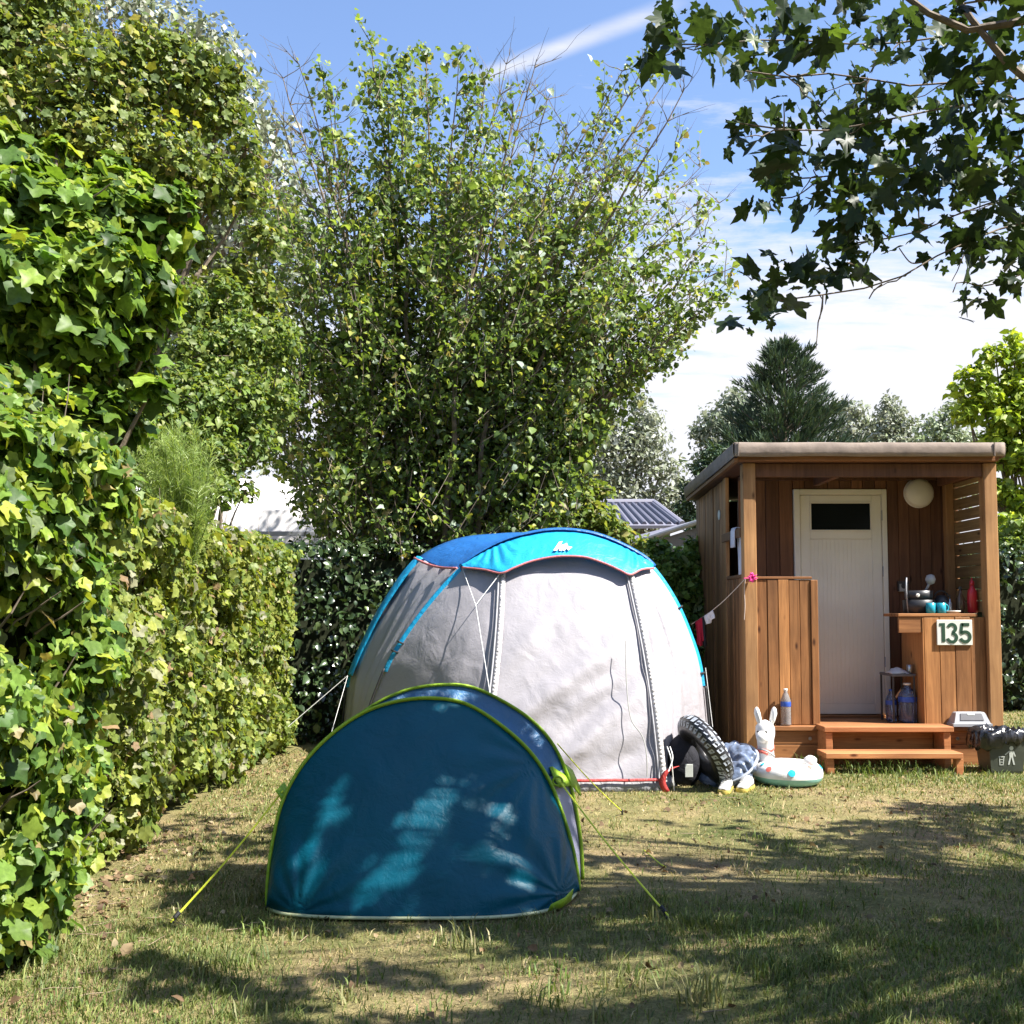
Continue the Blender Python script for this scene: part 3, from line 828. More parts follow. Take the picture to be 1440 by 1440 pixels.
# shrub at the tent's right shoulder and the one over the mobile home roof
sh1 = [(935, 800, 34, 10.4), (965, 790, 26, 10.5), (960, 830, 32, 10.4), (985, 850, 26, 10.4), (925, 770, 18, 10.5), (975, 765, 14, 10.6), (945, 870, 40, 10.4), (1000, 800, 20, 10.6), (990, 900, 30, 10.4)]
tree_clumps('green_shrub', 'bright green shrub between the big tent and the cabin', (1.75, 10.9, 0), clumps_px(sh1), 4000, .062, T_OVAL, [(.11, .17, .035), (.16, .21, .05), (.06, .10, .025), (.20, .22, .09)], [3, 3, 2, 1], M['leaf'], cat='shrub', trunk_r=.03)
sh2 = [(800, 690, 46, 11.6), (835, 730, 34, 11.6), (870, 752, 24, 11.6), (770, 720, 44, 11.4), (790, 640, 44, 11.4), (830, 600, 28, 11.4), (800, 580, 34, 11.4), (850, 690, 14, 11.6), (760, 660, 40, 11.3), (905, 765, 14, 11.6)]
tree_clumps('green_shrub', 'yellowish green bush behind the big tent top, partly hiding the grey roof', (.75, 11.6, 0), clumps_px(sh2), 6500, .068, T_OVAL, [(.12, .155, .035), (.18, .19, .05), (.065, .09, .025), (.25, .21, .07)], [3, 3, 2, 1], M['leaf'], cat='shrub', trunk_r=.05, twigs=3)

# feathery plant poking above the hedge
def feathery():
    root = thing('feathery_plant', 'pale green feathery wispy plant poking over the left hedge top', 'plant', (-2.35, 6.2, 0))
    st = MB(); C0 = []; D = []
    for i in range(80):
        b = Vector((-2.35 + random.uniform(-.12, .12), 6.2 + random.uniform(-.2, .2), .4))
        px = random.gauss(248, 32); py = random.uniform(590, 700)
        e = P(px, py, 6.1 + random.uniform(-.3, .3))
        m = P(250 + (px - 250) * .35, 790, 6.15)
        pts = resample([b, m, e], 12)
        st.tube(pts, [.004 - .0032 * k / 11 for k in range(12)], 4, (.35, .6, .25))
        for k in range(4, 12):
            for j in range(34):
                p = pts[k].lerp(pts[max(k - 1, 0)], random.random())
                C0.append(p); dd = Vector((random.gauss(0, .6), random.gauss(0, .6), random.uniform(.2, 1.2))).normalized()
                D.append(dd * random.uniform(.05, .12))
    st.build('stem', M['twig'], root)
    C0 = np.array(C0); D = np.array(D); n = len(C0)
    s = norm(np.cross(D, RNG.normal(0, 1, (n, 3)))) * .0022
    V = np.stack([C0 - s, C0 + s, C0 + D], 1).reshape(-1, 3)
    T = np.arange(n * 3).reshape(-1, 3)
    tri_mesh('feathery_foliage', V, T, np.repeat(palette(n, [(.24, .34, .09), (.30, .38, .13), (.17, .26, .06)], [2, 2, 1]), 3, axis=0), M['leaf'], root)
feathery()

# the big hazel
HZ = [(352, 300), (372, 235), (392, 150), (418, 105), (455, 95), (490, 110), (505, 65), (528, 55), (560, 92), (600, 75), (648, 82), (690, 95), (745, 85), (768, 120), (800, 150), (838, 170), (868, 100), (905, 85), (945, 108), (985, 190), (1000, 260), (1025, 290), (1020, 420), (1000, 440), (935, 500), (880, 510), (845, 570), (835, 640), (822, 700), (760, 760), (480, 780), (420, 740), (375, 640), (350, 560), (345, 450)]
DENSE = [(355, 330), (400, 290), (440, 330), (470, 250), (500, 150), (530, 110), (600, 110), (640, 150), (700, 190), (740, 260), (800, 310), (850, 290), (880, 330), (880, 420), (870, 480), (830, 530), (825, 640), (810, 740), (480, 780), (430, 720), (385, 620), (355, 520)]
DENSE_OLD = [(355, 330), (400, 290), (440, 330), (470, 250), (500, 150), (530, 110), (600, 110), (640, 150), (700, 190), (760, 230), (800, 280), (850, 260), (900, 180), (940, 190), (955, 300), (975, 420), (925, 490), (850, 530), (825, 640), (810, 740), (480, 780), (430, 720), (385, 620), (355, 520)]
def hazel():
    root = thing('hazel_tree', 'big multi-stemmed hazel with fanning branches behind the tents', 'tree', (-1.1, 10.9, 0))
    tb = MB(); tw = MB(); LP = []
    tops = [(352, 330, 1), (370, 240, .5), (398, 110, .0), (420, 90, .06), (452, 105, .6), (470, 150, .7), (522, 62, 1), (540, 110, 1), (562, 92, .7), (600, 78, .8), (645, 88, .8), (682, 110, .4), (712, 90, .0), (735, 130, .1), (752, 95, .0), (770, 140, .1), (800, 190, .3), (838, 185, .3), (875, 100, .55), (905, 95, .5), (935, 115, .15), (960, 130, .05), (985, 235, .25), (1012, 285, .06), (1020, 400, .6), (1000, 425, .75), (960, 470, .8), (930, 495, .9), (890, 505, .8), (860, 525, .05), (840, 600, .9), (360, 420, 1), (352, 520, 1), (375, 620, 1), (500, 240, .8), (600, 220, 1), (680, 240, 1), (740, 260, 1), (560, 300, 1), (640, 340, 1), (780, 340, 1), (850, 330, 1), (900, 380, 1), (820, 430, 1), (430, 420, 1), (450, 300, .7), (520, 400, 1), (700, 420, 1), (940, 330, .5), (965, 380, .5), (910, 260, .6), (880, 300, .6), (950, 210, .4), (975, 290, .5), (990, 340, .5), (995, 390, .5), (970, 420, .6), (940, 450, .7), (900, 470, .8), (860, 400, .8), (890, 220, .5), (850, 250, .5), (820, 260, .5), (780, 230, .5), (720, 170, .5), (430, 200, .3), (400, 180, .0), (660, 150, .5), (870, 220, .4)]
    for (px, py, lf) in tops:
        Y = random.uniform(9.9, 11.9)
        e = P(px, py, Y)
        bx = -1.1 + (px - 620) / 1440 * 10 * random.uniform(.12, .38) + random.gauss(0, .12)
        b = Vector((bx, 10.9 + random.uniform(-.35, .45), 0))
        m = b.lerp(e, .5); m.z += .10 * (e - b).length; m.x -= (e.x - b.x) * .16
        m += Vector((random.gauss(0, .08), random.gauss(0, .08), 0))
        pts = resample([b, m, e], 22)
        r0 = random.uniform(.026, .055)
        for i, p in enumerate(pts[1:-1]): p += Vector((nz(px, i * .4), nz(py, i * .4), 0)) * .07
        tb.tube(pts, [r0 * (1 - .92 * i / 21) + .0015 for i in range(22)], 6, (1, 1, 1))
        L = (e - b).length
        for i in range(7, 22):
            for s in range(3 if i > 10 else 2):
                t = (pts[min(i + 1, 21)] - pts[i - 1]).normalized()
                side = Vector((random.gauss(0, 1), random.gauss(0, .8), random.gauss(.1, .4)))
                d = (t * random.uniform(.5, 1.1) + side.normalized() * .9).normalized()
                l = random.uniform(.25, .85) * (1.0 if i < 18 else .6)
                q = pts[i] + d * l + Vector((0, 0, -.03))
                pq = proj(q)
                if not inpoly(pq[0], pq[1], HZ): 
                    if random.random() < .7: l *= .45; q = pts[i] + d * l
                tp = limb(tw, pts[i], q, .0065, .0018, .10, 6, seg=4)
                frac = i / 21
                dens = lf if frac > .62 else 1.0
                if frac < .62 and frac > .5 and lf < .3: dens = .5
                for k in range(int(random.uniform(17, 29) * dens)):
                    u = random.uniform(.1, 1.05) * 5
                    j = min(int(u), 4)
                    c = tp[j].lerp(tp[j + 1], u - j) + Vector((random.gauss(0, .06), random.gauss(0, .06), random.gauss(-.02, .05)))
                    LP.append(c)
                # bare forked twig tips
                if frac > .7 and lf < .5:
                    for k in range(2):
                        c = tp[3]
                        limb(tw, c, c + (d + Vector((random.gauss(0, .4), random.gauss(0, .4), random.gauss(.3, .3)))) * random.uniform(.1, .3), .003, .0012, .1, 4, seg=3)
    # inner leaves in clumps
    cnt = 0
    while cnt < 1700:
        px, py = random.uniform(345, 980), random.uniform(100, 790)
        if not inpoly(px, py, DENSE): continue
        if random.random() > (.30 if py < 240 else .8): continue
        if nz(px / 60, py / 85, 2.2) < -.14: continue
        Y = random.uniform(9.7, 11.9) if py < 560 else random.uniform(9.9, 11.9)
        c = P(px, py, Y); cnt += 1
        ax_ = Vector((random.gauss(0, .5), random.gauss(0, .5), 1)).normalized() * random.uniform(.25, .5)
        if px > 640: ax_.x += .18
        tw.tube([c - ax_ * .6, c, c + ax_ * .6], [.004, .003, .0015], 4)
        for k in range(18):
            LP.append(c + ax_ * random.uniform(-.6, .7) + Vector((random.gauss(0, .065), random.gauss(0, .065), random.gauss(0, .05))))
    tb.build('trunk', M['bark'], root)
    tw.build('twigs', M['twig'], root)
    n = len(LP)
    leaves('crown', np.array(LP), .060, T_OVAL, palette(n, [(.085, .115, .030), (.12, .145, .036), (.05, .075, .022), (.20, .19, .05), (.16, .12, .055), (.20, .22, .17)], [4, 2.6, 4, .8, .4, 1.0]), M['leaf'], root, nw=.7, droop=.8, gain=1.85)
    return n
N_HZ = hazel()

# background trees
silver = [(.26, .275, .235), (.19, .21, .16), (.13, .155, .09), (.33, .345, .31)]
bg1 = [(880, 640, 52, 27), (850, 620, 40, 27), (905, 590, 34, 27), (895, 560, 22, 27), (930, 660, 38, 27), (870, 690, 45, 27), (940, 700, 34, 27), (910, 620, 40, 27), (840, 670, 40, 27), (860, 590, 26, 27), (900, 720, 50, 27), (955, 680, 16, 27), (835, 740, 50, 27)]
tree_clumps('silver_tree', 'silvery grey tree behind the grey ribbed roof', (3.0, 27, 0), clumps_px(bg1), 10000, .125, T_DIA, silver, [3, 3, 3, 1.4], M['leaf_silver'], trunk_r=.2, shell=.3, nw=.3, droop=.8, twigs=4)
bg2 = [(1010, 590, 34, 30), (990, 610, 24, 30), (1035, 560, 28, 30), (1045, 610, 40, 30), (1010, 640, 40, 30), (1060, 580, 30, 30), (980, 602, 14, 30), (1030, 680, 50, 30)]
tree_clumps('silver_tree', 'silvery tree just left of the dark conifer behind the cabin', (6.2, 30, 0), clumps_px(bg2), 5000, .14, T_DIA, [(.24, .265, .22), (.16, .19, .14), (.10, .13, .08), (.36, .38, .34)], [3, 3, 3, 1], M['leaf_silver'], trunk_r=.2, shell=.3, nw=.3, droop=.8, twigs=3)
bg3 = [(1200, 580, 26, 33), (1225, 600, 26, 33), (1190, 610, 28, 33), (1215, 640, 40, 33), (1180, 570, 16, 33)]
tree_clumps('silver_tree', 'silvery tree just right of the dark conifer behind the cabin', (11, 33, 0), clumps_px(bg3), 3000, .14, T_DIA, silver, [3, 3, 3, 1.4], M['leaf_silver'], trunk_r=.18, shell=.3, nw=.3, droop=.8)
bg4 = [(1252, 580, 24, 31), (1245, 605, 26, 31), (1270, 598, 22, 31), (1260, 630, 40, 31), (1250, 562, 12, 31)]
tree_clumps('silver_tree', 'small pointed silvery tree above the middle of the cabin roof', (11.6, 31, 0), clumps_px(bg4), 3000, .13, T_DIA, silver, [3, 3, 3, 1.4], M['leaf_silver'], trunk_r=.18, shell=.3, nw=.3, droop=.8)
bg5 = [(1310, 600, 26, 29), (1335, 590, 28, 29), (1330, 620, 34, 29), (1300, 625, 30, 29), (1345, 570, 18, 29), (1360, 620, 30, 29), (1350, 680, 50, 29)]
tree_clumps('silver_tree', 'grey-green tree beside the yellow-green tree above the cabin right end', (12.6, 29, 0), clumps_px(bg5), 3600, .13, T_DIA, [(.20, .24, .16), (.14, .18, .09), (.28, .31, .24)], [3, 3, 1.5], M['leaf_silver'], trunk_r=.18, shell=.3, nw=.4, droop=.8)
yg = [(1400, 500, 22, 14), (1425, 540, 26, 14), (1372, 530, 24, 14), (1350, 548, 16, 14), (1390, 560, 26, 14), (1360, 580, 22, 14), (1415, 590, 34, 14), (1440, 500, 26, 14), (1450, 570, 40, 14), (1430, 640, 36, 14), (1400, 620, 24, 14), (1480, 620, 50, 14), (1425, 475, 12, 14), (1410, 690, 24, 14), (1440, 710, 30, 14), (1385, 640, 20, 14), (1420, 740, 26, 13.8), (1500, 540, 50, 14)]
tree_clumps('yellow_green_tree', 'bright yellow-green tree at the right edge beyond the cabin', (7.2, 14.2, 0), clumps_px(yg), 7500, .085, T_OVAL, [(.25, .29, .035), (.19, .24, .03), (.33, .34, .05), (.11, .15, .025)], [3, 3, 1.5, 1.5], M['leaf'], trunk_r=.09, twigs=2, nw=.8)
yb = [(1425, 770, 30, 13.4), (1450, 790, 36, 13.4), (1405, 790, 16, 13.4), (1480, 770, 40, 13.4), (1430, 740, 20, 13.4)]
tree_clumps('green_shrub', 'mixed green shrub above the dark right hedge below the yellow-green tree', (6.9, 13.7, 0), clumps_px(yb), 2600, .075, T_OVAL, [(.12, .16, .035), (.19, .22, .07), (.26, .28, .16)], [3, 2, 1], M['leaf'], cat='shrub', trunk_r=.04)

def conifer():
    Y = 24.0
    c0 = P(1105, 860, Y)
    root = thing('conifer', 'dark green feathery conifer rising behind the cabin roof', 'tree', (c0.x, Y, 0))
    tb = MB()
    ztop = P(1105, 478, Y).z
    limb(tb, (c0.x, Y, 0), (c0.x + .05, Y, ztop - .3), .2, .02, .01, 9, seg=7)
    C0 = []; D = []
    def spray(s, e):
        L = (e - s).length
        d = (e - s).normalized()
        n = int(110 * max(L, .5))
        for k in range(n):
            t = random.random() ** .75
            p = s.lerp(e, t)
            side = Vector((random.gauss(0, 1), random.gauss(0, 1), random.gauss(0, .8))).normalized()
            w = .34 * (1.15 - t)
            p = p + side * random.uniform(0, w) + Vector((0, 0, -.04))
            C0.append(p); D.append((d * .9 + side * .55 + Vector((0, 0, .35))).normalized() * random.uniform(.12, .26))
    def outline(z):  # half widths in px read along the crown
        t = (ztop - z) / ztop
        return None
    for i in range(290):
        t = random.random() ** .8                       # 0 top .. 1 bottom of the visible crown
        z = ztop - .12 - t * 4.6
        R = (.16 + 1.95 * t ** .72) * random.choice((.6, .85, 1.0, 1.1, 1.28))
        a = random.uniform(0, 2 * math.pi)
        s = Vector((c0.x, Y, z - R * .55)); e = Vector((c0.x + R * math.cos(a), Y + R * math.sin(a), z + R * random.uniform(.02, .26)))
        limb(tb, s, e, .02, .005, .05, 4, seg=4)
        spray(s.lerp(e, .25), e)
    for px, py in ((1103, 482), (1118, 492), (1088, 510), (1140, 490), (1148, 515), (1128, 505), (1075, 525), (1068, 520), (1158, 545), (1172, 570), (1060, 560), (1040, 575), (1020, 610), (1000, 625), (1185, 590), (1190, 615), (1095, 495), (1110, 500)):
        e = P(px, py, Y + random.uniform(-.4, .4)); s = Vector((c0.x + (e.x - c0.x) * .45, Y, e.z - .30 - abs(e.x - c0.x) * .2))
        limb(tb, s, e, .02, .004, .05, 4, seg=4)
        spray(s, e); spray(s.lerp(e, .5), e)
    tb.build('trunk', M['bark'], root)
    C0 = np.array(C0); D = np.array(D); n = len(C0)
    s = norm(np.cross(D, RNG.normal(0, 1, (n, 3)))) * .022
    V = np.stack([C0 - s, C0 + D * .5 + s, C0 + D], 1).reshape(-1, 3)
    tri_mesh('crown', V, np.arange(n * 3).reshape(-1, 3), np.repeat(palette(n, [(.045, .080, .050), (.065, .105, .065), (.030, .055, .034), (.11, .15, .10)], [3, 3, 2, .8]), 3, axis=0), M['needle'], root)
conifer()
cf2 = [(1005, 640, 20, 22), (990, 655, 22, 22), (1020, 650, 26, 22), (975, 690, 22, 22), (1000, 690, 30, 22), (960, 715, 20, 22), (985, 735, 30, 22)]
tree_clumps('dark_shrub', 'dark evergreen bush behind the left eave of the cabin', (5.0, 22, 0), clumps_px(cf2), 3000, .16, T_LANCE, [(.028, .055, .030), (.045, .075, .035)], [2, 2], M['needle'], cat='shrub', trunk_r=.08, nw=.5, shell=.3)

# ------------------------------------------------------------------ maple overhead
VIS = [(300,20),(340,60),(260,110),(290,150),(330,120),(400,40),(430,110),(470,140),(480,60),(530,40),(540,120),(580,110),(590,160),(560,170),(620,30),(650,70),(700,40),(720,90),(760,30),(790,130),(790,190),(830,50),(880,30),(860,90),(950,100),(960,140),(940,220),(1010,60),(1050,130),(1060,40),(1110,60),(1130,150),(1180,30),(1220,100),(1290,200),(1300,100),(1350,60),(1400,150),(1420,60),(1400,250),(1250,50),(1330,180),(1380,200),(1180,120),(1000,20),
 (525,415),(560,370),(620,345),(660,360),(700,390),(730,330),(790,310),(840,320),(880,350),(930,330),(960,300),(1040,290),(1100,290),(1170,340),(1210,370),(1260,320),(1330,300),(1390,320),(1410,380),(1290,270),(1200,290),
 (650,470),(700,520),(740,450),(790,430),(850,440),(890,420),(940,490),(900,500),(1000,390),(1000,470),(1060,450),(1140,480),(1110,520),(1230,430),(1300,420),(1380,410),(1060,530),(820,390),(950,410),(1120,410),(1180,420),
 (600,600),(640,570),(690,580),(740,630),(790,570),(750,590),(860,600),(910,590),(980,600),(960,640),(1100,580),(1140,620),(1200,560),(1230,620),(1290,560),(1340,580),(1290,620),(1340,660),(1400,640),(1420,600),(1310,690),(1380,700),(1420,720),(1180,530),(1260,500),(1340,500),(1400,520),(1420,460),
 (840,710),(880,670),(950,660),(980,690),(870,750),(920,790),(960,820),(930,800),(640,850),(610,880),(700,850),(740,880),(790,800),(800,840),(820,870),(600,930),(570,970),(650,960),(630,990),(1220,790),(1270,800),(1330,760),(1340,870),(1390,890),(1340,930),(1310,920),(1420,820),(1270,730),(1200,700),(1400,770)]
VIS = [(800 + x / 2.25, y / 2.25) for x, y in VIS]
TWIG = [[(670, 950), (820, 930), (990, 900), (1100, 850), (1200, 790), (1330, 740), (1500, 690)],
        [(900, 770), (1000, 755), (1080, 745), (1150, 715), (1200, 690), (1340, 640), (1500, 590)],
        [(290, 140), (400, 145), (540, 130), (700, 125), (880, 140), (1100, 130), (1300, 90), (1500, 40)],
        [(560, 225), (650, 250), (760, 232), (900, 240), (1050, 270), (1200, 262), (1500, 230)],
        [(640, 570), (800, 560), (900, 550), (1000, 555), (1100, 520), (1200, 470), (1330, 465), (1500, 480)],
        [(540, 390), (640, 400), (740, 420), (900, 400), (1050, 370), (1250, 330), (1500, 300)],
        [(1060, 690), (1075, 660), (1105, 640), (1110, 700), (1150, 715)], [(1045, 785), (1080, 830), (1115, 830)], [(880, 830), (930, 850), (990, 890)],
        [(680, 160), (660, 200), (700, 240), (760, 232)], [(950, 945), (965, 920), (990, 900)], [(1215, 925), (1235, 890), (1310, 905), (1400, 880), (1500, 840)], [(640, 660), (640, 630), (720, 620), (800, 560)]]
BIG = [[(1180, -80), (1260, 40), (1320, 130), (1400, 210), (1500, 270)], [(1000, -60), (1100, 20), (1180, 60), (1300, 90)]]
LIT = [(880, 1175, 75, 12), (960, 1178, 40, 10), (1140, 1236, 95, 10), (930, 1242, 80, 10), (1155, 1283, 85, 20), (1340, 1284, 110, 9), (900, 1358, 100, 16), (1010, 1385, 80, 16), (1260, 1330, 85, 14), (1340, 1352, 120, 18), (1170, 1376, 95, 18), (1250, 1425, 190, 18), (50, 1385, 80, 55), (240, 1420, 90, 14), (275, 1318, 40, 14), (385, 1332, 75, 22), (530, 1395, 90, 10), (580, 1320, 90, 12), (800, 1380, 60, 10), (1120, 1420, 90, 14), (1400, 1200, 60, 8), (880, 1278, 50, 8), (1040, 1305, 90, 9), (1300, 1395, 120, 10), (700, 1350, 70, 9)]
LIT_TENT = [(447, 1175, 18, 26), (468, 1135, 20, 24), (495, 1085, 22, 26), (616, 1110, 40, 24), (598, 1165, 46, 26), (650, 1085, 22, 26), (690, 1188, 50, 22), (715, 1120, 14, 26), (743, 1108, 16, 22), (736, 1158, 22, 30), (771, 1185, 26, 38), (530, 1249, 46, 16), (637, 1272, 44, 14), (607, 1249, 22, 12), (430, 1219, 16, 14), (560, 1195, 34, 10), (520, 1215, 24, 8), (455, 1280, 40, 8), (790, 1230, 14, 30)]
def shade_at(gx, gy):
    """probability that foliage overhead shades this point of the lawn"""
    if gy < 1.2 or gy > 7.2: return 0
    px, py = 720 + F * gx / gy, 860 + F * H / gy
    if px < -250 or px > 2100: return 0
    edge = 1146 + 26 * nz(px / 120, 3.1) + (22 if px < 900 else 0) - (14 if px > 1250 else 0)
    if py < edge: return 0
    if gx < -1.35 - .05 * (gy - 3): return .0
    if gx < -.9 and gy > 5.1: return 0
    s = .95
    for (cx_, cy_, rx, ry) in LIT:
        d = ((px - cx_) / rx) ** 2 + ((py - cy_) / ry) ** 2
        if d < .6: return 0
    if nz(gx * 1.9, gy * 3.6, 4.4) > .20: s *= .05
    if py < edge + 45: s *= .5 if nz(gx * 1.8, gy * 7, 1.7) > -.05 else 1.0
    return s
def maple():
    root = thing('maple_tree', 'dark leaved maple whose branches hang into the upper right corner', 'tree', (6.2, 3.4, 0))
    tb = MB(); C = []
    fork = Vector((5.9, 3.4, 2.6))
    limb(tb, (6.2, 3.4, -.05), fork, .20, .15, .03, 8, seg=10)
    def cr(pt): return 800 + pt[0] / 2.25, pt[1] / 2.25
    for k, tw in enumerate(TWIG):
        Ys = 4.55 + .25 * ((k * 37) % 5 - 2) / 2
        pts = [P(*cr(p), Ys + .0004 * (p[0] - 700)) for p in tw]
        main = len(tw) > 5
        if main:
            pts.append(Vector((3.9, 4.3, pts[-1].z + .25))); pts.append(fork + Vector((0, 0, random.uniform(.2, 1.6))))
        q = resample(pts, 26 if main else 12)
        m = len(q)
        tb.tube(q, [(.0035 if main else .0028) + (.034 if main else .0015) * (i / (m - 1)) ** 2.2 for i in range(m)], 6)
        for i in range(1, m - 6 if main else 1, 2):
            for s in range(2):
                l = random.uniform(.08, .3)
                e = q[i] + Vector((random.gauss(0, 1), random.gauss(0, 1), random.gauss(-.1, .6))).normalized() * l
                limb(tb, q[i], e, .0038, .0018, .14, 5, seg=4)
    for bg in BIG:
        pts = [P(*cr(p), 4.3) for p in bg] + [Vector((3.6, 4.0, 3.9)), fork + Vector((0, 0, 1.2))]
        q = resample(pts, 20); tb.tube(q, [.012 + .04 * i / 19 for i in range(20)], 7)
    for (px, py) in VIS:
        Y = random.uniform(4.25, 5.0)
        c = P(px, py, Y)
        for j in range(6):
            C.append(c + Vector((random.gauss(0, .038), random.gauss(0, .12), random.gauss(0, .035))))
    nvis = len(C)
    # the unseen rest of the crown, leaves placed by the dapples they cast
    tries = 0; made = 0
    POLY = [(905, -50), (905, 60), (1000, 75), (1080, 60), (1160, 60), (1250, 60), (1440, 40), (1440, 300), (1300, 290), (1200, 250), (1100, 270), (1050, 200), (1060, 150), (1200, 130), (1500, 150), (1500, -50)]
    def lit(q):
        g = q - SUN * (q.z / SUN.z)
        if g.y > 1.2:
            px, py = 720 + F * g.x / g.y, 860 + F * H / g.y
            for (cx_, cy_, rx, ry) in LIT:
                if ((px - cx_) / (rx + 42)) ** 2 + ((py - cy_) / (ry + 13)) ** 2 < 1: return True
        t = q - SUN * ((q.y - 4.07 - .66 * q.z) / (SUN.y - .66 * SUN.z))
        if 0 < t.z < 1 and -1.2 < t.x < .45:
            px, py = proj(t)
            for (cx_, cy_, rx, ry) in LIT_TENT:
                if ((px - cx_) / (rx + 13)) ** 2 + ((py - cy_) / (ry + 10)) ** 2 < 1: return True
        return False
    while made < 3300 and tries < 50000:
        tries += 1
        h = random.uniform(2.6, 5.2)
        if made % 6 == 0:
            a = Vector((random.uniform(-1.05, .35), 0, random.uniform(0, .92))); a.y = 4.07 + .66 * a.z
            pa = proj(a)
            if any(((pa[0] - cx_) / rx) ** 2 + ((pa[1] - cy_) / ry) ** 2 < .8 for (cx_, cy_, rx, ry) in LIT_TENT): continue
            c = a + SUN * ((h - a.z) / SUN.z)
        else:
            gx, gy = random.uniform(-1.8, 5.5), random.uniform(1.6, 7.0)
            pr = shade_at(gx, gy)
            if random.random() > pr: continue
            c = Vector((gx + h * SUN.x / SUN.z, gy + h * SUN.y / SUN.z, h))
        u = proj(c)
        if -60 < u[0] < 1500 and -45 < u[1] < 1500:
            if not (inpoly(u[0], u[1], POLY) and 3.8 < c.y and random.random() < .15): continue
        if c.x < .25: continue
        made += 1
        for j in range(4):
            q = c + Vector((random.gauss(0, .07), random.gauss(0, .07), random.gauss(0, .06)))
            if not lit(q): C.append(q)
        if made % 7 == 0:
            limb(tb, fork + Vector((0, 0, random.uniform(.2, 2.0))), c, .022, .004, .06, 8, seg=5)
    tb.build('trunk', M['bark'], root)
    n = len(C)
    col = palette(n, [(.040, .068, .022), (.055, .085, .026), (.030, .050, .018), (.10, .15, .03)], [3, 3, 2, .5], .15)
    leaves('crown', np.array(C), .080, T_MAPLE, col, M['leaf'], root, nw=.75, droop=1.5, gain=.72)
    return made, nvis
N_MAPLE = maple()
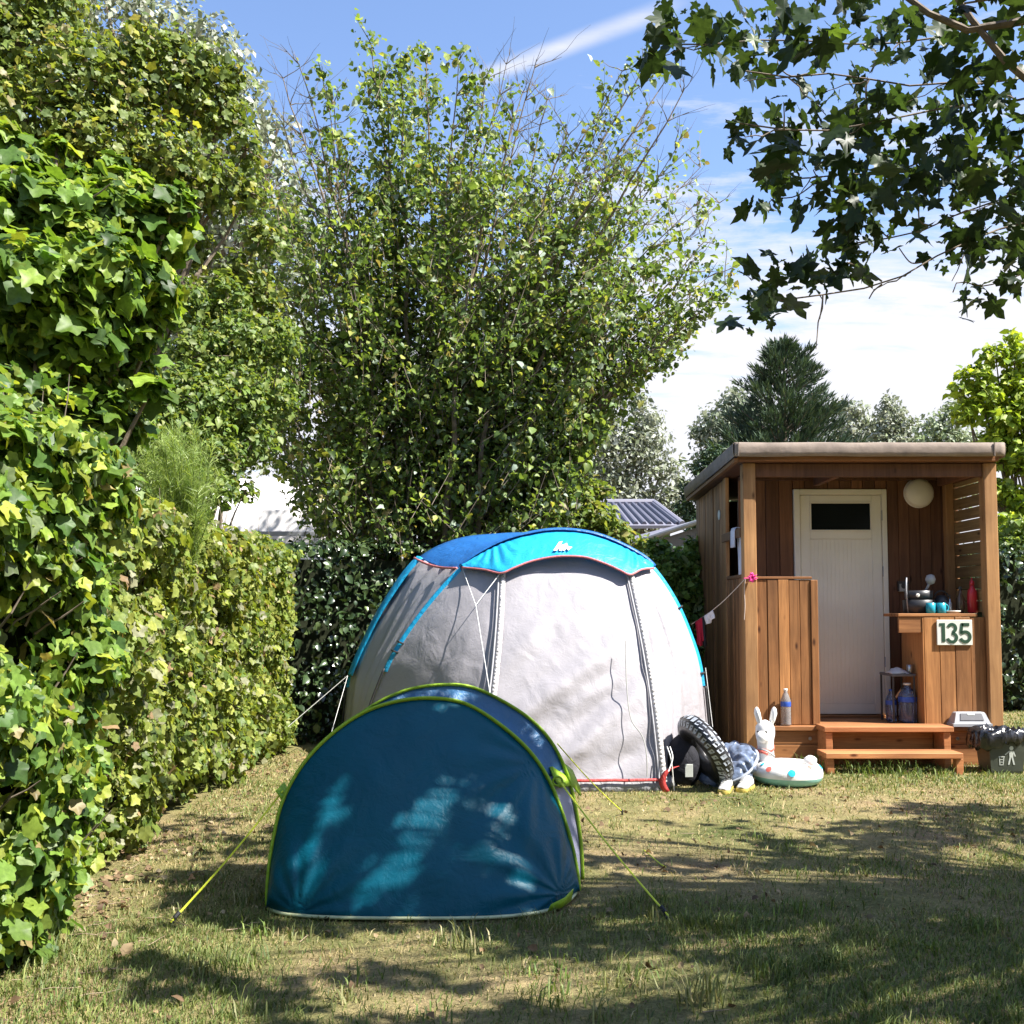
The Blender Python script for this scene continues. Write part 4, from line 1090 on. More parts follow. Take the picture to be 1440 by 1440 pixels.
# ------------------------------------------------------------------ small pop-up tent
def pop_tent():
    root = thing('popup_tent', 'small dark blue pop-up tent with lime green hoops in front of the big tent', 'tent', (-.35, 4.9, 0))
    h1 = [(377, 1273), (378, 1240), (384, 1190), (398, 1130), (424, 1080), (462, 1038), (510, 1004), (560, 987), (610, 983), (655, 991), (700, 1018), (740, 1053), (768, 1092), (787, 1137), (802, 1185), (811, 1230), (813, 1252)]
    H1 = [PL(x, y, 4.514, .35, .21) for x, y in h1]
    h2 = [(392, 1225), (397, 1180), (410, 1130), (436, 1080), (472, 1036), (520, 996), (570, 972), (620, 964), (662, 967), (705, 986), (746, 1013), (775, 1045), (796, 1088), (809, 1140), (816, 1190), (818, 1236)]
    H2 = [PL(x, y, 4.73, .15, .21) for x, y in h2]
    n = 121
    A = resample(H1, n); B2 = resample(H2, n)
    bl = [(377, 1274), (384, 1281), (410, 1287), (480, 1291), (600, 1292), (700, 1290), (765, 1282), (797, 1269), (813, 1252)]
    base = resample([G(x, y, .012) for x, y in bl], n)
    pl, pr = base[4], base[-6]
    def wr(u, v, p):
        w = 0
        # fans of pull folds from the lower corners and the clip on the right
        for (cx_, cz_, amp, fr, rad) in ((-.86, .02, .006, 14, .34), (.20, .06, .011, 13, .55), (.12, .55, .008, 13, .45)):
            dx, dz = p.x - cx_, p.z - cz_
            r = math.hypot(dx, dz)
            if r < rad * 1.6:
                w += amp * math.sin(fr * math.atan2(dz, dx) + 2 * nz(p.x * 3, p.z * 3)) * math.exp(-((r - rad * .45) / (rad * .45)) ** 2)
        w += .010 * nz(p.x * 3 + p.z * 4.5, p.z * 2 - p.x * 1.2, 3) * math.sin(math.pi * v)
        # soft creases left by packing
        w += .010 * abs(nz(p.x * 3.2 + p.z * 2, p.z * 4.0 - p.x, 7.7)) * math.sin(math.pi * v) + .006 * math.sin((p.x * .5 - p.z) * 30 + 3 * nz(p.x * 3, p.z * 3, 1)) * max(0, nz(p.x * 2.4, p.z * 2.4, 9) + .1) * math.sin(math.pi * v)
        w += .012 * math.sin(p.x * 42 + 3 * nz(p.x * 4, 0)) * max(0, (v - .86) / .14) * (1 - v) * 6
        return w * min(1, 6 * u) * min(1, 6 * (1 - u))
    mb = MB(); mb.grid(patch(A, base, 70, .055, Vector((0.1, -1, .1)), wr))
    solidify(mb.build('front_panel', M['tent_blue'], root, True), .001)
    def wr2(u, v, p): return -.030 * math.sin(math.pi * v) + .010 * nz(u * 16, v * 3, 1) * math.sin(math.pi * v)
    def strip(i0, i1, mat, name):
        a, b = A[i0:i1], B2[i0:i1]
        rows = []
        for j in range(13):
            v = j / 12; r = []
            for k, (p, q) in enumerate(zip(a, b)):
                s = p.lerp(q, v); c = Vector((-.35, s.y, .1)); o = (s - c).normalized()
                r.append(s + o * wr2((i0 + k) / n, v, s))
            rows.append(r)
        m = MB(); m.grid(rows); solidify(m.build(name, mat, root, True), .001)
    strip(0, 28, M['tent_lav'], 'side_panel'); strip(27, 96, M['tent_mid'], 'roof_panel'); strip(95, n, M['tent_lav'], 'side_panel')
    rb = resample([B2[0] + Vector((0, 0, 0)), B2[0] + Vector((.02, .35, 0)), (-.75, 5.95, .012), (-.2, 6.1, .012), (.2, 5.95, .012), B2[-1] + Vector((-.02, .3, 0)), B2[-1]], n)
    mb = MB(); mb.grid(patch(B2, rb, 30, .06, Vector((0, 1, .1)), lambda u, v, p: .012 * nz(p.x * 4, p.z * 4) * math.sin(math.pi * v)))
    solidify(mb.build('rear_panel', M['tent_blue'], root, True), .001)
    for crv, rr in ((A, .0140), (B2, .0130)):
        m = MB(); m.tube([p + (p - Vector((-.35, p.y, .1))).normalized() * .004 + Vector((0, -.006, 0)) for p in crv], rr, 8, flat=.55)
        m.build('hoop', M['tent_green'], root, True)
    m = MB(); m.tube([p + Vector((0, -.008, .004)) for p in base], .0075, 6); m.build('hem', M['tent_hem'], root, True)
    # floor, a touch inside the hem
    m = MB(); m.grid([[p + Vector((0, .02, .004)) for p in base], [p + Vector((0, 0, .004)) for p in reversed(rb)][::-1]]); m.build('groundsheet', M['tent_floor'], root)
    # green corner tab at the right foot and flap with ring on the right hoop
    m = MB(); m.grid([[G(770, 1282, .02), G(790, 1276, .03), G(803, 1266, .03)], [G(775, 1272, .05), G(795, 1262, .075), G(806, 1250, .08)]]); solidify(m.build('corner_tab', M['tent_green'], root, True), .004)
    m = MB()
    fl = [[(768, 1078, 4.83), (790, 1074, 4.93), (800, 1082, 5.02)], [(774, 1092, 4.78), (797, 1090, 4.9), (810, 1105, 4.97)], [(782, 1106, 4.74), (800, 1104, 4.86), (812, 1118, 4.93)]]
    m.grid([[P(*c) + Vector((.015, -.02, 0)) for c in r] for r in fl]); solidify(m.build('clip_flap', M['tent_green'], root, True), .006)
    m = MB(); cc = P(784, 1098, 4.74)
    m.tube([cc + Vector((.022 * math.cos(a), -.01, .020 * math.sin(a))) for a in np.linspace(0, 6.28, 14)], .0055, 6); m.build('clip_ring', M['tent_green'], root, True)
    m = MB(); m.grid([[P(388, 1112, 4.48), P(399, 1100, 4.6)], [P(396, 1124, 4.46), P(406, 1112, 4.55)]]); solidify(m.build('clip_flap', M['tent_green'], root), .006)
    def guy(a, b, mat, r=.0042):
        m = MB(); a = Vector(a); b = Vector(b)
        m.tube([a.lerp(b, t) + Vector((0, 0, -.015 * math.sin(math.pi * t))) for t in np.linspace(0, 1, 9)], r, 5)
        g = m.build('guy_rope', mat, root)
        k = MB(); d = (b - a).normalized(); k.tube([b - d * .03, b + Vector((0, 0, -.06)) + d * .02], .006, 6); k.tube([b - d * .05, b - d * .02], .009, 6); 
        k.build('peg', M['strap'], g)
    guy(P(788, 1100, 4.73), G(940, 1288, .01), M['cord_y'])
    guy(P(784, 1046, 5.0), G(876, 1142, .01), M['cord_y'], .0032)
    guy(P(398, 1112, 4.5), G(240, 1297, .01), M['cord_y'])
    guy(B2[70] + Vector((.02, .06, 0)), (1.05, 5.05, .01), M['cord_y'], .002) if False else None
pop_tent()
# stray loose cord end in the grass
m_ = MB(); m_.tube([G(905, 1195, .012), G(918, 1206, .02), G(930, 1216, .012), G(936, 1219, .008)], .003, 5)
tag(m_.build('loose_cord', M['cord_y']), 'short loose yellow cord end lying in the grass right of the small tent', 'cord')

# ------------------------------------------------------------------ big grey tent
def big_tent():
    root = thing('family_tent', 'big grey and blue family tent with white emblem on its eave', 'tent', (.2, 8.4, 0))
    YA, YB = 8.2, 9.45
    a_px = [(500, 1064), (506, 1045), (518, 1003), (536, 955), (556, 913), (600, 851), (650, 797), (700, 766), (745, 752), (790, 747), (840, 754), (890, 776), (920, 799), (950, 843), (972, 893), (986, 940), (994, 1010), (999, 1074)]
    A = resample([P(x, y, YA) for x, y in a_px], 121)
    b_px = [(481, 1042), (485, 1000), (492, 950), (512, 902), (540, 848), (585, 787), (640, 758), (700, 750), (750, 749), (800, 756), (850, 775), (890, 810), (915, 860), (925, 920), (928, 1000), (928, 1042)]
    Bc = resample([P(x, y, YB) for x, y in b_px], 121)
    for c in (A, Bc): c[0].z = max(c[0].z, .0); c[-1].z = max(c[-1].z, .0)
    nA = len(A)
    def idx(px):      # index on the front arch by pixel column of its left / right half
        return min(range(nA), key=lambda i: abs(proj(A[i])[0] - px[0]) + abs(proj(A[i])[1] - px[1]))
    iL = idx((650, 797)); iR = idx((918, 797))
    jL = min(range(nA), key=lambda i: abs(proj(Bc[i])[0] - 590) + abs(proj(Bc[i])[1] - 783))
    cen = Vector((.1, 8.8, .6))
    def tunnel(a, b, mat, name, sag, fold, rows=16):
        R = []
        for j in range(rows):
            v = j / (rows - 1); r = []
            for k, (p, q) in enumerate(zip(a, b)):
                s = p.lerp(q, v); o = Vector((s.x - .1, 0, s.z - .5)).normalized()
                u = k / (len(a) - 1)
                r.append(s + o * (-sag * math.sin(math.pi * v) + fold(u, v, s) * math.sin(math.pi * v) ** .7))
            R.append(r)
        m = MB(); m.grid(R); return solidify(m.build(name, mat, root, True), .0012)
    nn = 100
    foldv = lambda u, v, s: .035 * math.sin(v * 26 + 3 * nz(u * 2, v * 2)) * (1 - u * .6) + .02 * nz(v * 9, u * 3, 2)
    foldr = lambda u, v, s: .010 * nz(u * 14, v * 3, 4) + .004 * nz(u * 40, v * 6, 1)
    tunnel(sub(A, 0, iL / 120, nn), sub(Bc, 0, jL / 120, nn), M['silver_side'], 'side_wall', .05, foldv, 40)
    tunnel(sub(A, iL / 120, iR / 120, nn), sub(Bc, jL / 120, .72, nn), M['royal'], 'roof_panel', .045, foldr)
    tunnel(sub(A, iR / 120, 1, nn), sub(Bc, .72, 1, nn), M['silver_side'], 'side_wall', .05, foldv, 40)
    # red edging along the roof's lower edge on the left
    e = [A[iL].lerp(Bc[jL], t) + Vector((-.02, -.012, -.03 * math.sin(math.pi * t) + .0)) for t in np.linspace(0, 1, 12)]
    m = MB(); m.tube([p + Vector((-.012, -.01, 0)) for p in e], .011, 6); m.build('edge_trim', M['trim_red'], root, True)
    # rear cap
    mb = MB(); bb = resample([Bc[0], (-1.3, 9.75, 0), (.2, 9.95, 0), (1.2, 9.8, 0), Bc[-1]], 121)
    mb.grid(patch(Bc, bb, 12, .05, Vector((0, 1, 0)))); solidify(mb.build('rear_wall', M['silver_side'], root, True), .0012)
    # ---- front: zips run from the eave's two low points to the ground
    TL = P(704, 806, 7.93); TR = P(883, 806, 7.93)
    FL = G(674, 1112, .07); FR = G(930, 1100, .07)
    FL = Vector((-.235, 7.17, .07)); FR = Vector((1.03, 7.17, .07))
    topc = resample([TL, P(735, 789, 7.97), P(770, 783, 8.0), P(795, 782, 8.0), P(825, 784, 7.99), P(858, 794, 7.96), TR], 81)
    botc = resample([FL, FL.lerp(FR, .35) + Vector((0, -.03, 0)), FL.lerp(FR, .7) + Vector((0, -.025, 0)), FR], 81)
    def zipl(a, b, bow):
        return [a.lerp(b, t) + Vector((bow[0] * math.sin(math.pi * t), bow[1] * math.sin(math.pi * t), 0)) for t in np.linspace(0, 1, 60)]
    ZL = zipl(TL, FL, (.03, -.09)); ZR = zipl(TR, FR, (.02, -.09))
    def crumple(p, a=1.0):
        return a * (.006 * nz(p.x * 5, p.z * 6, 2) + .0024 * nz(p.x * 16 + p.z * 5, p.z * 16, 6))
    def door_fn(u, v, p):
        # broad slack folds running from upper right to lower left
        q = p.x * .62 - p.z * .78
        fold = (.032 * math.sin(q * 15 + 1.6 * nz(p.x * 1.3, p.z * 1.3, 3)) + .013 * math.sin(q * 33 + 2.5 * nz(p.x * 2.2, p.z * 2.2, 5))) * (.12 + .88 * min(1, max(0, v - .15) * 1.7))
        return (fold + crumple(p, 1.2)) * math.sin(math.pi * min(max(u, 0), 1)) ** .5 * min(1, (1 - v) * 9) * min(1, v * 6)
    rows = []
    for j in range(90):
        v = j / 89; r = []
        l = ZL[min(int(v * 59), 58)].lerp(ZL[min(int(v * 59) + 1, 59)], v * 59 - min(int(v * 59), 58)); g = ZR[min(int(v * 59), 58)].lerp(ZR[min(int(v * 59) + 1, 59)], v * 59 - min(int(v * 59), 58))
        for k in range(81):
            u = k / 80
            s0 = topc[k].lerp(botc[k], v)
            edge = (l - TL.lerp(FL, v)) * (1 - u) + (g - TR.lerp(FR, v)) * u
            s0 = s0 + edge
            r.append(s0 + Vector((0, -1, .25)) * (door_fn(u, v, s0) + .03 * math.sin(math.pi * u) * math.sin(math.pi * v)))
        rows.append(r)
    m = MB(); m.grid(rows); solidify(m.build('door_panel', M['silver'], root, True), .0012)
    # left front wing: arch left side to the left zip
    aL = sub(A, (iL + 2) / 120, 0, 60)
    rows = []
    tl = A[iL + 2] + Vector((0, -.02, 0))
    for j in range(60):
        v = j / 59; r = []
        p0, p1 = aL[j] + Vector((0, -.012, 0)), ZL[j]
        for k in range(50):
            u = k / 49; s = p0.lerp(p1, u)
            w = .05 * math.sin(math.pi * u) * math.sin(math.pi * min(1, v * 1.2)) + crumple(s, .8) + .013 * math.sin((s.x * .75 - s.z * .45) * 26 + 2 * nz(s.x * 2, s.z * 2)) * math.sin(math.pi * u) * v
            w *= min(1, 8 * u) * min(1, 8 * (1 - u))
            r.append(s + Vector((-.25, -1, .2)) * w)
        rows.append(r)
    m = MB(); m.grid(rows); solidify(m.build('front_wing', M['silver'], root, True), .0012)
    # right front wing with vertical gathers
    aR = sub(A, (iR - 2) / 120, 1, 60)
    rows = []
    for j in range(60):
        v = j / 59; r = []
        p0, p1 = ZR[j], aR[j] + Vector((0, -.012, 0))
        for k in range(60):
            u = k / 59; s = p0.lerp(p1, u)
            w = .06 * math.sin(math.pi * u) * math.sin(math.pi * min(1, v * 1.1)) + crumple(s, .5) + .016 * math.sin(u * 34 + 3 * nz(u * 4, v * 2.5)) * (1 - u) ** .6 * min(1, v * 3) + .010 * math.sin(u * 15 + v * 3) * v
            w *= min(1, 8 * u) * min(1, 8 * (1 - u))
            r.append(s + Vector((.45, -1, .2)) * w)
        rows.append(r)
    m = MB(); m.grid(rows); solidify(m.build('front_wing', M['silver'], root, True), .0012)
    # zips: dark line with a ruffled pale strip beside it
    for Z, sgn in ((ZL, 1), (ZR, 1)):
        m = MB(); rows = []
        for i in range(240):
            t = i / 239; j = min(int(t * 59), 58); c = Z[j].lerp(Z[j + 1], t * 59 - j)
            ru = .0055 * math.sin(t * 330 + 5 * nz(t * 9, sgn)) + .007 * nz(t * 40, 3)
            a = c + Vector((-.002 * sgn, -.028, 0)); b = c + Vector((.018 * sgn, -.040 + ru, ru * .6)); d = c + Vector((.040 * sgn, -.026 - ru * .5, 0))
            rows.append([a, b, d])
        m.grid(rows); solidify(m.build('zip_ruffle', M['trim_pale'], root, True), .0015)
        m = MB(); m.tube([p + Vector((-.014 * sgn, -.030, 0)) for p in Z], .0075, 6); m.build('zip', M['zip'], root, True)
    # cord swinging beside the right zip
    cp = [P(880, 900, 7.42), P(881, 960, 7.32), P(887, 1010, 7.22), P(903, 1035, 7.14), P(909, 1060, 7.08), P(910, 1092, 7.06)]
    m = MB(); m.tube(resample(cp, 30), .0035, 5); m.build('zip_cord', M['cord_g'], root)
    # ---- blue eave: from the front arch forward and down to the scalloped red edge
    ev = [(650, 798, 8.10), (680, 801, 7.96), (704, 806, 7.84), (722, 799, 7.84), (745, 790, 7.86), (772, 784, 7.87), (797, 782, 7.87), (825, 784, 7.87), (852, 793, 7.86), (872, 802, 7.84), (886, 808, 7.83), (902, 801, 7.95), (919, 799, 8.10)]
    E = resample([P(*q) for q in ev], 121)
    top = sub(A, iL / 120, iR / 120, 121)
    def evf(u, v, p):
        w = .025 * math.sin(math.pi * v)
        for cu in (.19, .88):
            w += .012 * math.cos((u - cu) * 150 * (1.3 - v)) * math.exp(-((u - cu) / .09) ** 2) * v * (1 - v) * 4
        return w + .004 * nz(u * 26, v * 4, 2)
    rows = []
    for j in range(18):
        v = j / 17; r = []
        for k in range(121):
            s = top[k].lerp(E[k], v); r.append(s + Vector((0, -.6, .8)) * evf(k / 120, v, s) + Vector((0, 0, .006)))
        rows.append(r)
    m = MB(); m.grid(rows); solidify(m.build('front_eave', M['azure'], root, True), .0014)
    m = MB(); m.tube([p + Vector((0, -.006, 0)) for p in E], .0085, 6); m.build('edge_trim', M['trim_red'], root, True)
    # emblem on the eave: two slanted peaks, printed in white
    def on_eave(px, py):
        k = min(range(121), key=lambda i: abs(proj(top[i].lerp(E[i], .5))[0] - px))
        best = min(np.linspace(0, 1, 40), key=lambda v: abs(proj(rows[int(v * 17)][k])[1] - py))
        b = P(px, py, 8.0)
        # march along the sight line of that point's neighbourhood on the sloping eave
        d = (E[k] - top[k]); nrm = Vector((1, 0, 0)).cross(d).normalized()
        dr = ray(px, py); c = rows[int(best * 17)][k]
        t = (c - CAM).dot(nrm) / dr.dot(nrm)
        return CAM + dr * t + Vector((0, -.012, .010))
    m = MB()
    for q in ([(778, 776), (786, 764), (791, 763), (788, 769), (796, 766), (790, 776), (786, 776), (788, 771), (783, 776)], [(791, 776), (797, 765), (799, 770), (805, 771), (799, 776), (797, 773), (794, 776)]):
        V = [on_eave(*p) for p in q]; c = sum(V, Vector()) / len(V)
        m.add(V + [c], [(len(V), i, (i + 1) % len(V)) for i in range(len(V))])
    m.build('emblem', M['logo'], root)
    # ---- pole sleeves: blue bands lying over both arches, black webbing below
    def sleeve(c, u0, u1, w, mat, name, lift):
        s = sub(c, u0, u1, 70); rows = []
        for i, p in enumerate(s):
            o = Vector((p.x - .15, 0, p.z - .55)).normalized(); wl = w * min(1, .4 + i / 8)
            rows.append([p + o * lift + Vector((0, -wl * .5, 0)) - o * .004, p + o * (lift + .016) + Vector((0, -wl * .15, 0)), p + o * (lift + .016) + Vector((0, wl * .15, 0)), p + o * lift + Vector((0, wl * .5, 0)) - o * .004])
        m = MB(); m.grid(rows); return solidify(m.build(name, mat, root, True), .0015)
    uLA = idx((556, 913)) / 120; uRA = idx((990, 945)) / 120
    jB = min(range(nA), key=lambda i: abs(proj(Bc[i])[0] - 492) + abs(proj(Bc[i])[1] - 950)) / 120
    def front_band(c, u0, u1, w, mat, name):
        s = sub(c, u0, u1, 60); rows = []
        for i, p in enumerate(s):
            o = Vector((p.x - .15, 0, p.z - .55)).normalized()
            rows.append([p - o * w + Vector((0, -.030, 0)), p - o * w * .5 + Vector((0, -.042, 0)), p + Vector((0, -.036, 0)) + o * .004, p + o * .012])
        m = MB(); m.grid(rows); return solidify(m.build(name, mat, root, True), .0015)
    front_band(A, uLA, iL / 120, .105, M['azure'], 'pole_sleeve')
    front_band(A, iR / 120, uRA, .085, M['azure'], 'pole_sleeve')
    cB = sub(Bc, jB, jL / 120, 60); cA = sub(A, uLA - .05, iL / 120, 60); rows = []
    for i in range(60):
        p, q = cB[i], cA[i]; o = Vector((p.x - .15, 0, p.z - .55)).normalized(); d = (q - p).normalized()
        rows.append([p + o * .012 + d * -.01, p + o * .030 + d * .05, p + o * .030 + d * .16, p + o * .016 + d * .22])
    m = MB(); m.grid(rows); solidify(m.build('pole_sleeve', M['azure'], root, True), .0015)
    sleeve(A, iL / 120, iR / 120, .085, M['royal'], 'pole_sleeve', .012)
    for c, u0, u1 in ((A, uLA - .035, uLA), (A, uRA, uRA + .02), (Bc, jB - .02, jB)):
        front_band(c, u0, u1, .075, M['sleeve'], 'sleeve_end')
    for c, ua, ub in ((A, .02, uLA - .03), (Bc, .02, jB - .02), (A, uRA + .02, .985)):
        m = MB(); s = sub(c, ua, ub, 24); m.tube([p + Vector((0, -.045, 0)) + Vector((p.x - .15, 0, 0)).normalized() * .006 for p in s], .009, 6); m.build('pole', M['strap'], root, True)
    for c, u in ((A, uLA), (A, uLA + .02), (Bc, jB + .05), (Bc, jB + .005), (A, (iR / 120) * .55 + uRA * .45), (A, uRA)):
        i = int(u * 120); p = c[i]; o = Vector((p.x - .15, 0, p.z - .55)).normalized()
        m = MB(); m.tube([p - o * .09 + Vector((0, -.045, 0)), p + Vector((0, -.052, 0)), p + o * .022 + Vector((0, -.01, 0))], .008, 5); m.build('webbing', M['strap'], root)
    # ---- grey skirt with red band
    sk = [A[0] + Vector((0, 0, .0)), FL + Vector((-.05, 0, -.07)), FL.lerp(FR, .5) + Vector((0, -.03, -.07)), FR + Vector((0, 0, -.07)), A[-1]]
    for a, b in zip(sk, sk[1:]):
        m = MB(); a0 = Vector((a.x, a.y, -.005)); b0 = Vector((b.x, b.y, -.005))
        n2 = 40; d = (b0 - a0).normalized(); o = Vector((d.y, -d.x, 0))
        r0 = [a0.lerp(b0, i / (n2 - 1)) + o * (.03 + .012 * nz(i * .35, a.x)) for i in range(n2)]
        r1 = [a0.lerp(b0, i / (n2 - 1)) + o * .012 + Vector((0, 0, .088 + .006 * nz(i * .4, 3))) for i in range(n2)]
        m.grid([r0, r1]); solidify(m.build('skirt', M['skirt'], root, True), .002)
    m = MB(); a0, b0 = FL + Vector((-.03, -.045, .012)), FR + Vector((0, -.03, .012))
    pts = [a0.lerp(b0, t) + Vector((0, -.02 * math.sin(math.pi * t), .008 * nz(t * 9, 1))) for t in np.linspace(0, 1, 30)]
    m.grid([[p + Vector((0, 0, .010)) for p in pts], [p + Vector((0, -.006, -.010)) for p in pts]]); solidify(m.build('skirt_band', M['skirt_red'], root, True), .002)
    m = MB(); q = [FR + Vector((.10, -.04, .10)), FR + Vector((.03, -.06, .07)), FR + Vector((.00, -.06, .0)), FR + Vector((.03, -.06, -.07))]
    s = resample(q, 12); m.grid([[p + Vector((-.022, 0, 0)) for p in s], [p + Vector((.022, -.01, .01)) for p in s]]); solidify(m.build('corner_band', M['skirt_red'], root, True), .003)
    # ---- guy ropes
    def guy(a, b, mat, r=.0026, peg=True):
        a, b = Vector(a), Vector(b); m = MB(); m.tube([a.lerp(b, t) for t in (0, .5, 1)], r, 5); g = m.build('guy_rope', mat, root)
        if peg:
            k = MB(); k.tube([b + Vector((0, 0, .02)), b + Vector((.005, -.01, -.05))], .006, 6); k.build('peg', M['strap'], g)
    lt = A[iL] + Vector((.02, -.05, -.01)); joint = P(669, 851, 7.7)
    guy(lt, joint, M['cord_w'], .003, False); guy(TL + Vector((0, -.06, 0)), joint, M['cord_w'], .003, False)
    guy(joint, (-.02, 6.45, .01), M['cord_w'], .003)
    bl = P(489, 950, 9.2)
    guy(bl, G(405, 1022, .35), M['cord_g'], .0028, False); guy(bl, (-1.55, 8.5, .01), M['cord_w'], .0024)
    guy(A[idx((990, 938))] + Vector((.03, -.03, 0)), A[idx((995, 1020))] + Vector((.03, -.05, 0)), M['cord_w'], .003, False)
    # loose corner cords at the right foot
    m = MB(); m.tube(resample([P(938, 1050, 7.15), P(944, 1070, 7.1), G(948, 1112, .01)], 10), .004, 5); m.tube(resample([P(942, 1050, 7.15), P(946, 1066, 7.1), P(940, 1085, 7.05)], 10), .004, 5); m.build('corner_cord', M['cord_w'], root)
    return A, idx
TA, TIDX = big_tent()

# ------------------------------------------------------------------ wooden cabin
X0, X1, YF, YB_, YR = 1.905, 4.0, 8.42, 9.10, 10.62
DK = .315
def rc(): 
    v = random.random(); return (v, random.random(), random.random())
def planks_x(mb, x0, x1, y0, y1, z0, z1, w, gap=.004, jy=.004):
    n = max(1, round((x1 - x0) / w)); s = (x1 - x0) / n
    for i in range(n):
        j = random.uniform(-jy, jy)
        mb.box((x0 + i * s + gap / 2, y0 + j, z0), (x0 + (i + 1) * s - gap / 2, y1 + j, z1 - random.uniform(0, .004)), rc(), .003)
def planks_y(mb, x0, x1, y0, y1, z0, z1, w, gap=.004, top=None):
    n = max(1, round((y1 - y0) / w)); s = (y1 - y0) / n
    for i in range(n):
        j = random.uniform(-.005, .005)
        zt = z1 if top is None else top(y0 + (i + .5) * s)
        mb.box((x0 + j, y0 + i * s + gap / 2, z0), (x1 + j, y0 + (i + 1) * s - gap / 2, zt), rc(), .003)
def cabin():
    root = thing('wooden_cabin', 'small brown wooden washroom cabin with porch, white door and flat roof', 'cabin', (2.95, 9.4, 0))
    def zr(y): return 2.47 - (y - 8.3) * .030
    # posts
    for (xa, ya) in ((X0, 8.40), (3.895, 8.40)):
        m = MB(); z1 = zr(ya) - .002
        m.box((xa, ya, -.03), (xa + .105, ya + .105, z1), rc(), .005); m.build('post', M['post'], root)
    m = MB(); m.box((X0 + .003, 9.12, -.03), (X0 + .036, 9.225, zr(9.2) - .003), rc(), .004); m.build('post', M['post'], root)
    m = MB(); m.box((3.83, 9.0, DK), (3.90, 9.07, zr(9.0) - .003), rc(), .004); m.build('post', M['post'], root)
    # porch deck with skirting boards
    m = MB()
    for i in range(7):
        m.box((X0 + .11, 8.335 + i * .112, DK - .035), (3.893, 8.335 + i * .112 + .108, DK), rc(), .003)
    m.build('deck', M['wood_x'], root)
    m = MB(); m.box((X0 + .107, 8.365, .17), (3.893, 8.40, DK - .038), rc(), .004); m.box((X0 + .107, 8.367, .0), (3.893, 8.398, .166), rc(), .004); m.build('skirting', M['wood_x'], root)
    m = MB(); 
    for x in (2.41, 3.60):
        m = MB(); m.lathe([(.0, 0), (.014, 0.0), (.014, .008), (0, .010)], (x, 8.357, .215), 10, axis='y'); m.build('bolt', M['steel'], root)
    # half wall on the left, fully upright boards, end trim and cap
    m = MB(); planks_x(m, 2.012, 2.455, 8.435, 8.458, DK + .003, 1.505, .088); m.box((2.457, 8.425, DK + .003), (2.515, 8.47, 1.50), rc(), .004); m.build('half_wall', M['wood_v'], root)
    m = MB(); m.box((2.012, 8.43, 1.508), (2.47, 8.475, 1.528), rc(), .003); m.build('half_wall_cap', M['wood_x'], root)
    # counter block
    m = MB(); planks_x(m, 3.385, 3.893, 8.440, 8.462, DK + .003, 1.196, .115); m.box((3.375, 8.44, DK + .003), (3.383, 8.9, 1.19), rc()); m.build('counter_front', M['wood_v'], root)
    m = MB(); m.box((3.18, 8.446, 1.065), (3.374, 8.47, 1.196), rc(), .004); m.build('counter_apron', M['wood_x'], root)
    m = MB()
    for i in range(5): m.box((3.175, 8.437 + i * .068, 1.199), (3.826, 8.437 + i * .068 + .066, 1.224), rc(), .003)
    m.build('counter_top', M['wood_x'], root)
    # back wall of the porch, with the room behind it
    m = MB(); 
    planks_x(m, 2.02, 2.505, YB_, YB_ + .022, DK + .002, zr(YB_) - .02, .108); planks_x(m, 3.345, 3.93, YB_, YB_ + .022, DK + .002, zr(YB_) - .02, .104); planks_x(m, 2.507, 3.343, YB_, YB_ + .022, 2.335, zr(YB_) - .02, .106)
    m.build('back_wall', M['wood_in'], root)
    # left wall: boards, low part under the porch opening, rail
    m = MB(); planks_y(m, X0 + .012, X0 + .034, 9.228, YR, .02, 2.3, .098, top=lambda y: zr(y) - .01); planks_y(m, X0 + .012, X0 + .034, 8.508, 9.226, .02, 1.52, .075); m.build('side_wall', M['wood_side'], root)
    m = MB(); m.box((X0 + .005, 8.506, 1.522), (X0 + .06, 9.118, 1.55), rc(), .003); m.box((X0 - .012, 8.50, 1.86), (X0 + .016, 9.24, 1.935), rc(), .004); m.build('side_rail', M['wood_side'], root)
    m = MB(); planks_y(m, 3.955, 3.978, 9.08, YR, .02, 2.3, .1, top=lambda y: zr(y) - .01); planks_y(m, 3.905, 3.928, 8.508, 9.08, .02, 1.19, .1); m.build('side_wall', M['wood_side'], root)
    m = MB(); planks_x(m, X0 + .04, 3.95, YR - .03, YR - .008, .02, zr(YR) - .02, .1); m.build('rear_wall', M['wood_side'], root)
    # slatted wind screen on the right
    m = MB(); z = 1.235
    while z < 2.36:
        m.box((3.902, 8.508, z), (3.922, 9.075, z + .091), rc(), .002); z += .0995
    m.build('slat_screen', M['slat'], root)
    m = MB(); m.box((3.900, 8.508, 2.365), (3.924, 9.075, zr(9.08) - .004), rc(), .003); m.box((3.95, 9.076, 2.28), (3.98, 10.6, zr(10.6) - .004), rc(), .003); m.build('beam', M['wood_in'], root)
    # roof: timber frame, boards and weathered sheet over the edges
    m = MB()
    for (ya, yb) in ((8.33, 8.375),):
        m.box((1.85, ya, zr(ya) + .002), (3.99, yb, zr(ya) + .055), rc(), .004)
    m.build('eave_board', M['wood_x'], root)
    m = MB(); m.box((2.012, 8.42, zr(8.4) - .115), (3.893, 8.46, zr(8.4) - .004), rc(), .004); m.box((2.02, 9.06, zr(9.06) - .04), (3.828, 9.096, zr(9.06) - .005), rc(), .004); m.build('beam', M['wood_in'], root)
    for x in (2.68, 3.78):
        m = MB(); m.box((x, 8.463, zr(8.7) - .105), (x + .045, 9.056, zr(9.1) - .004), rc(), .003); m.build('rafter', M['wood_in'], root)
    m = MB()
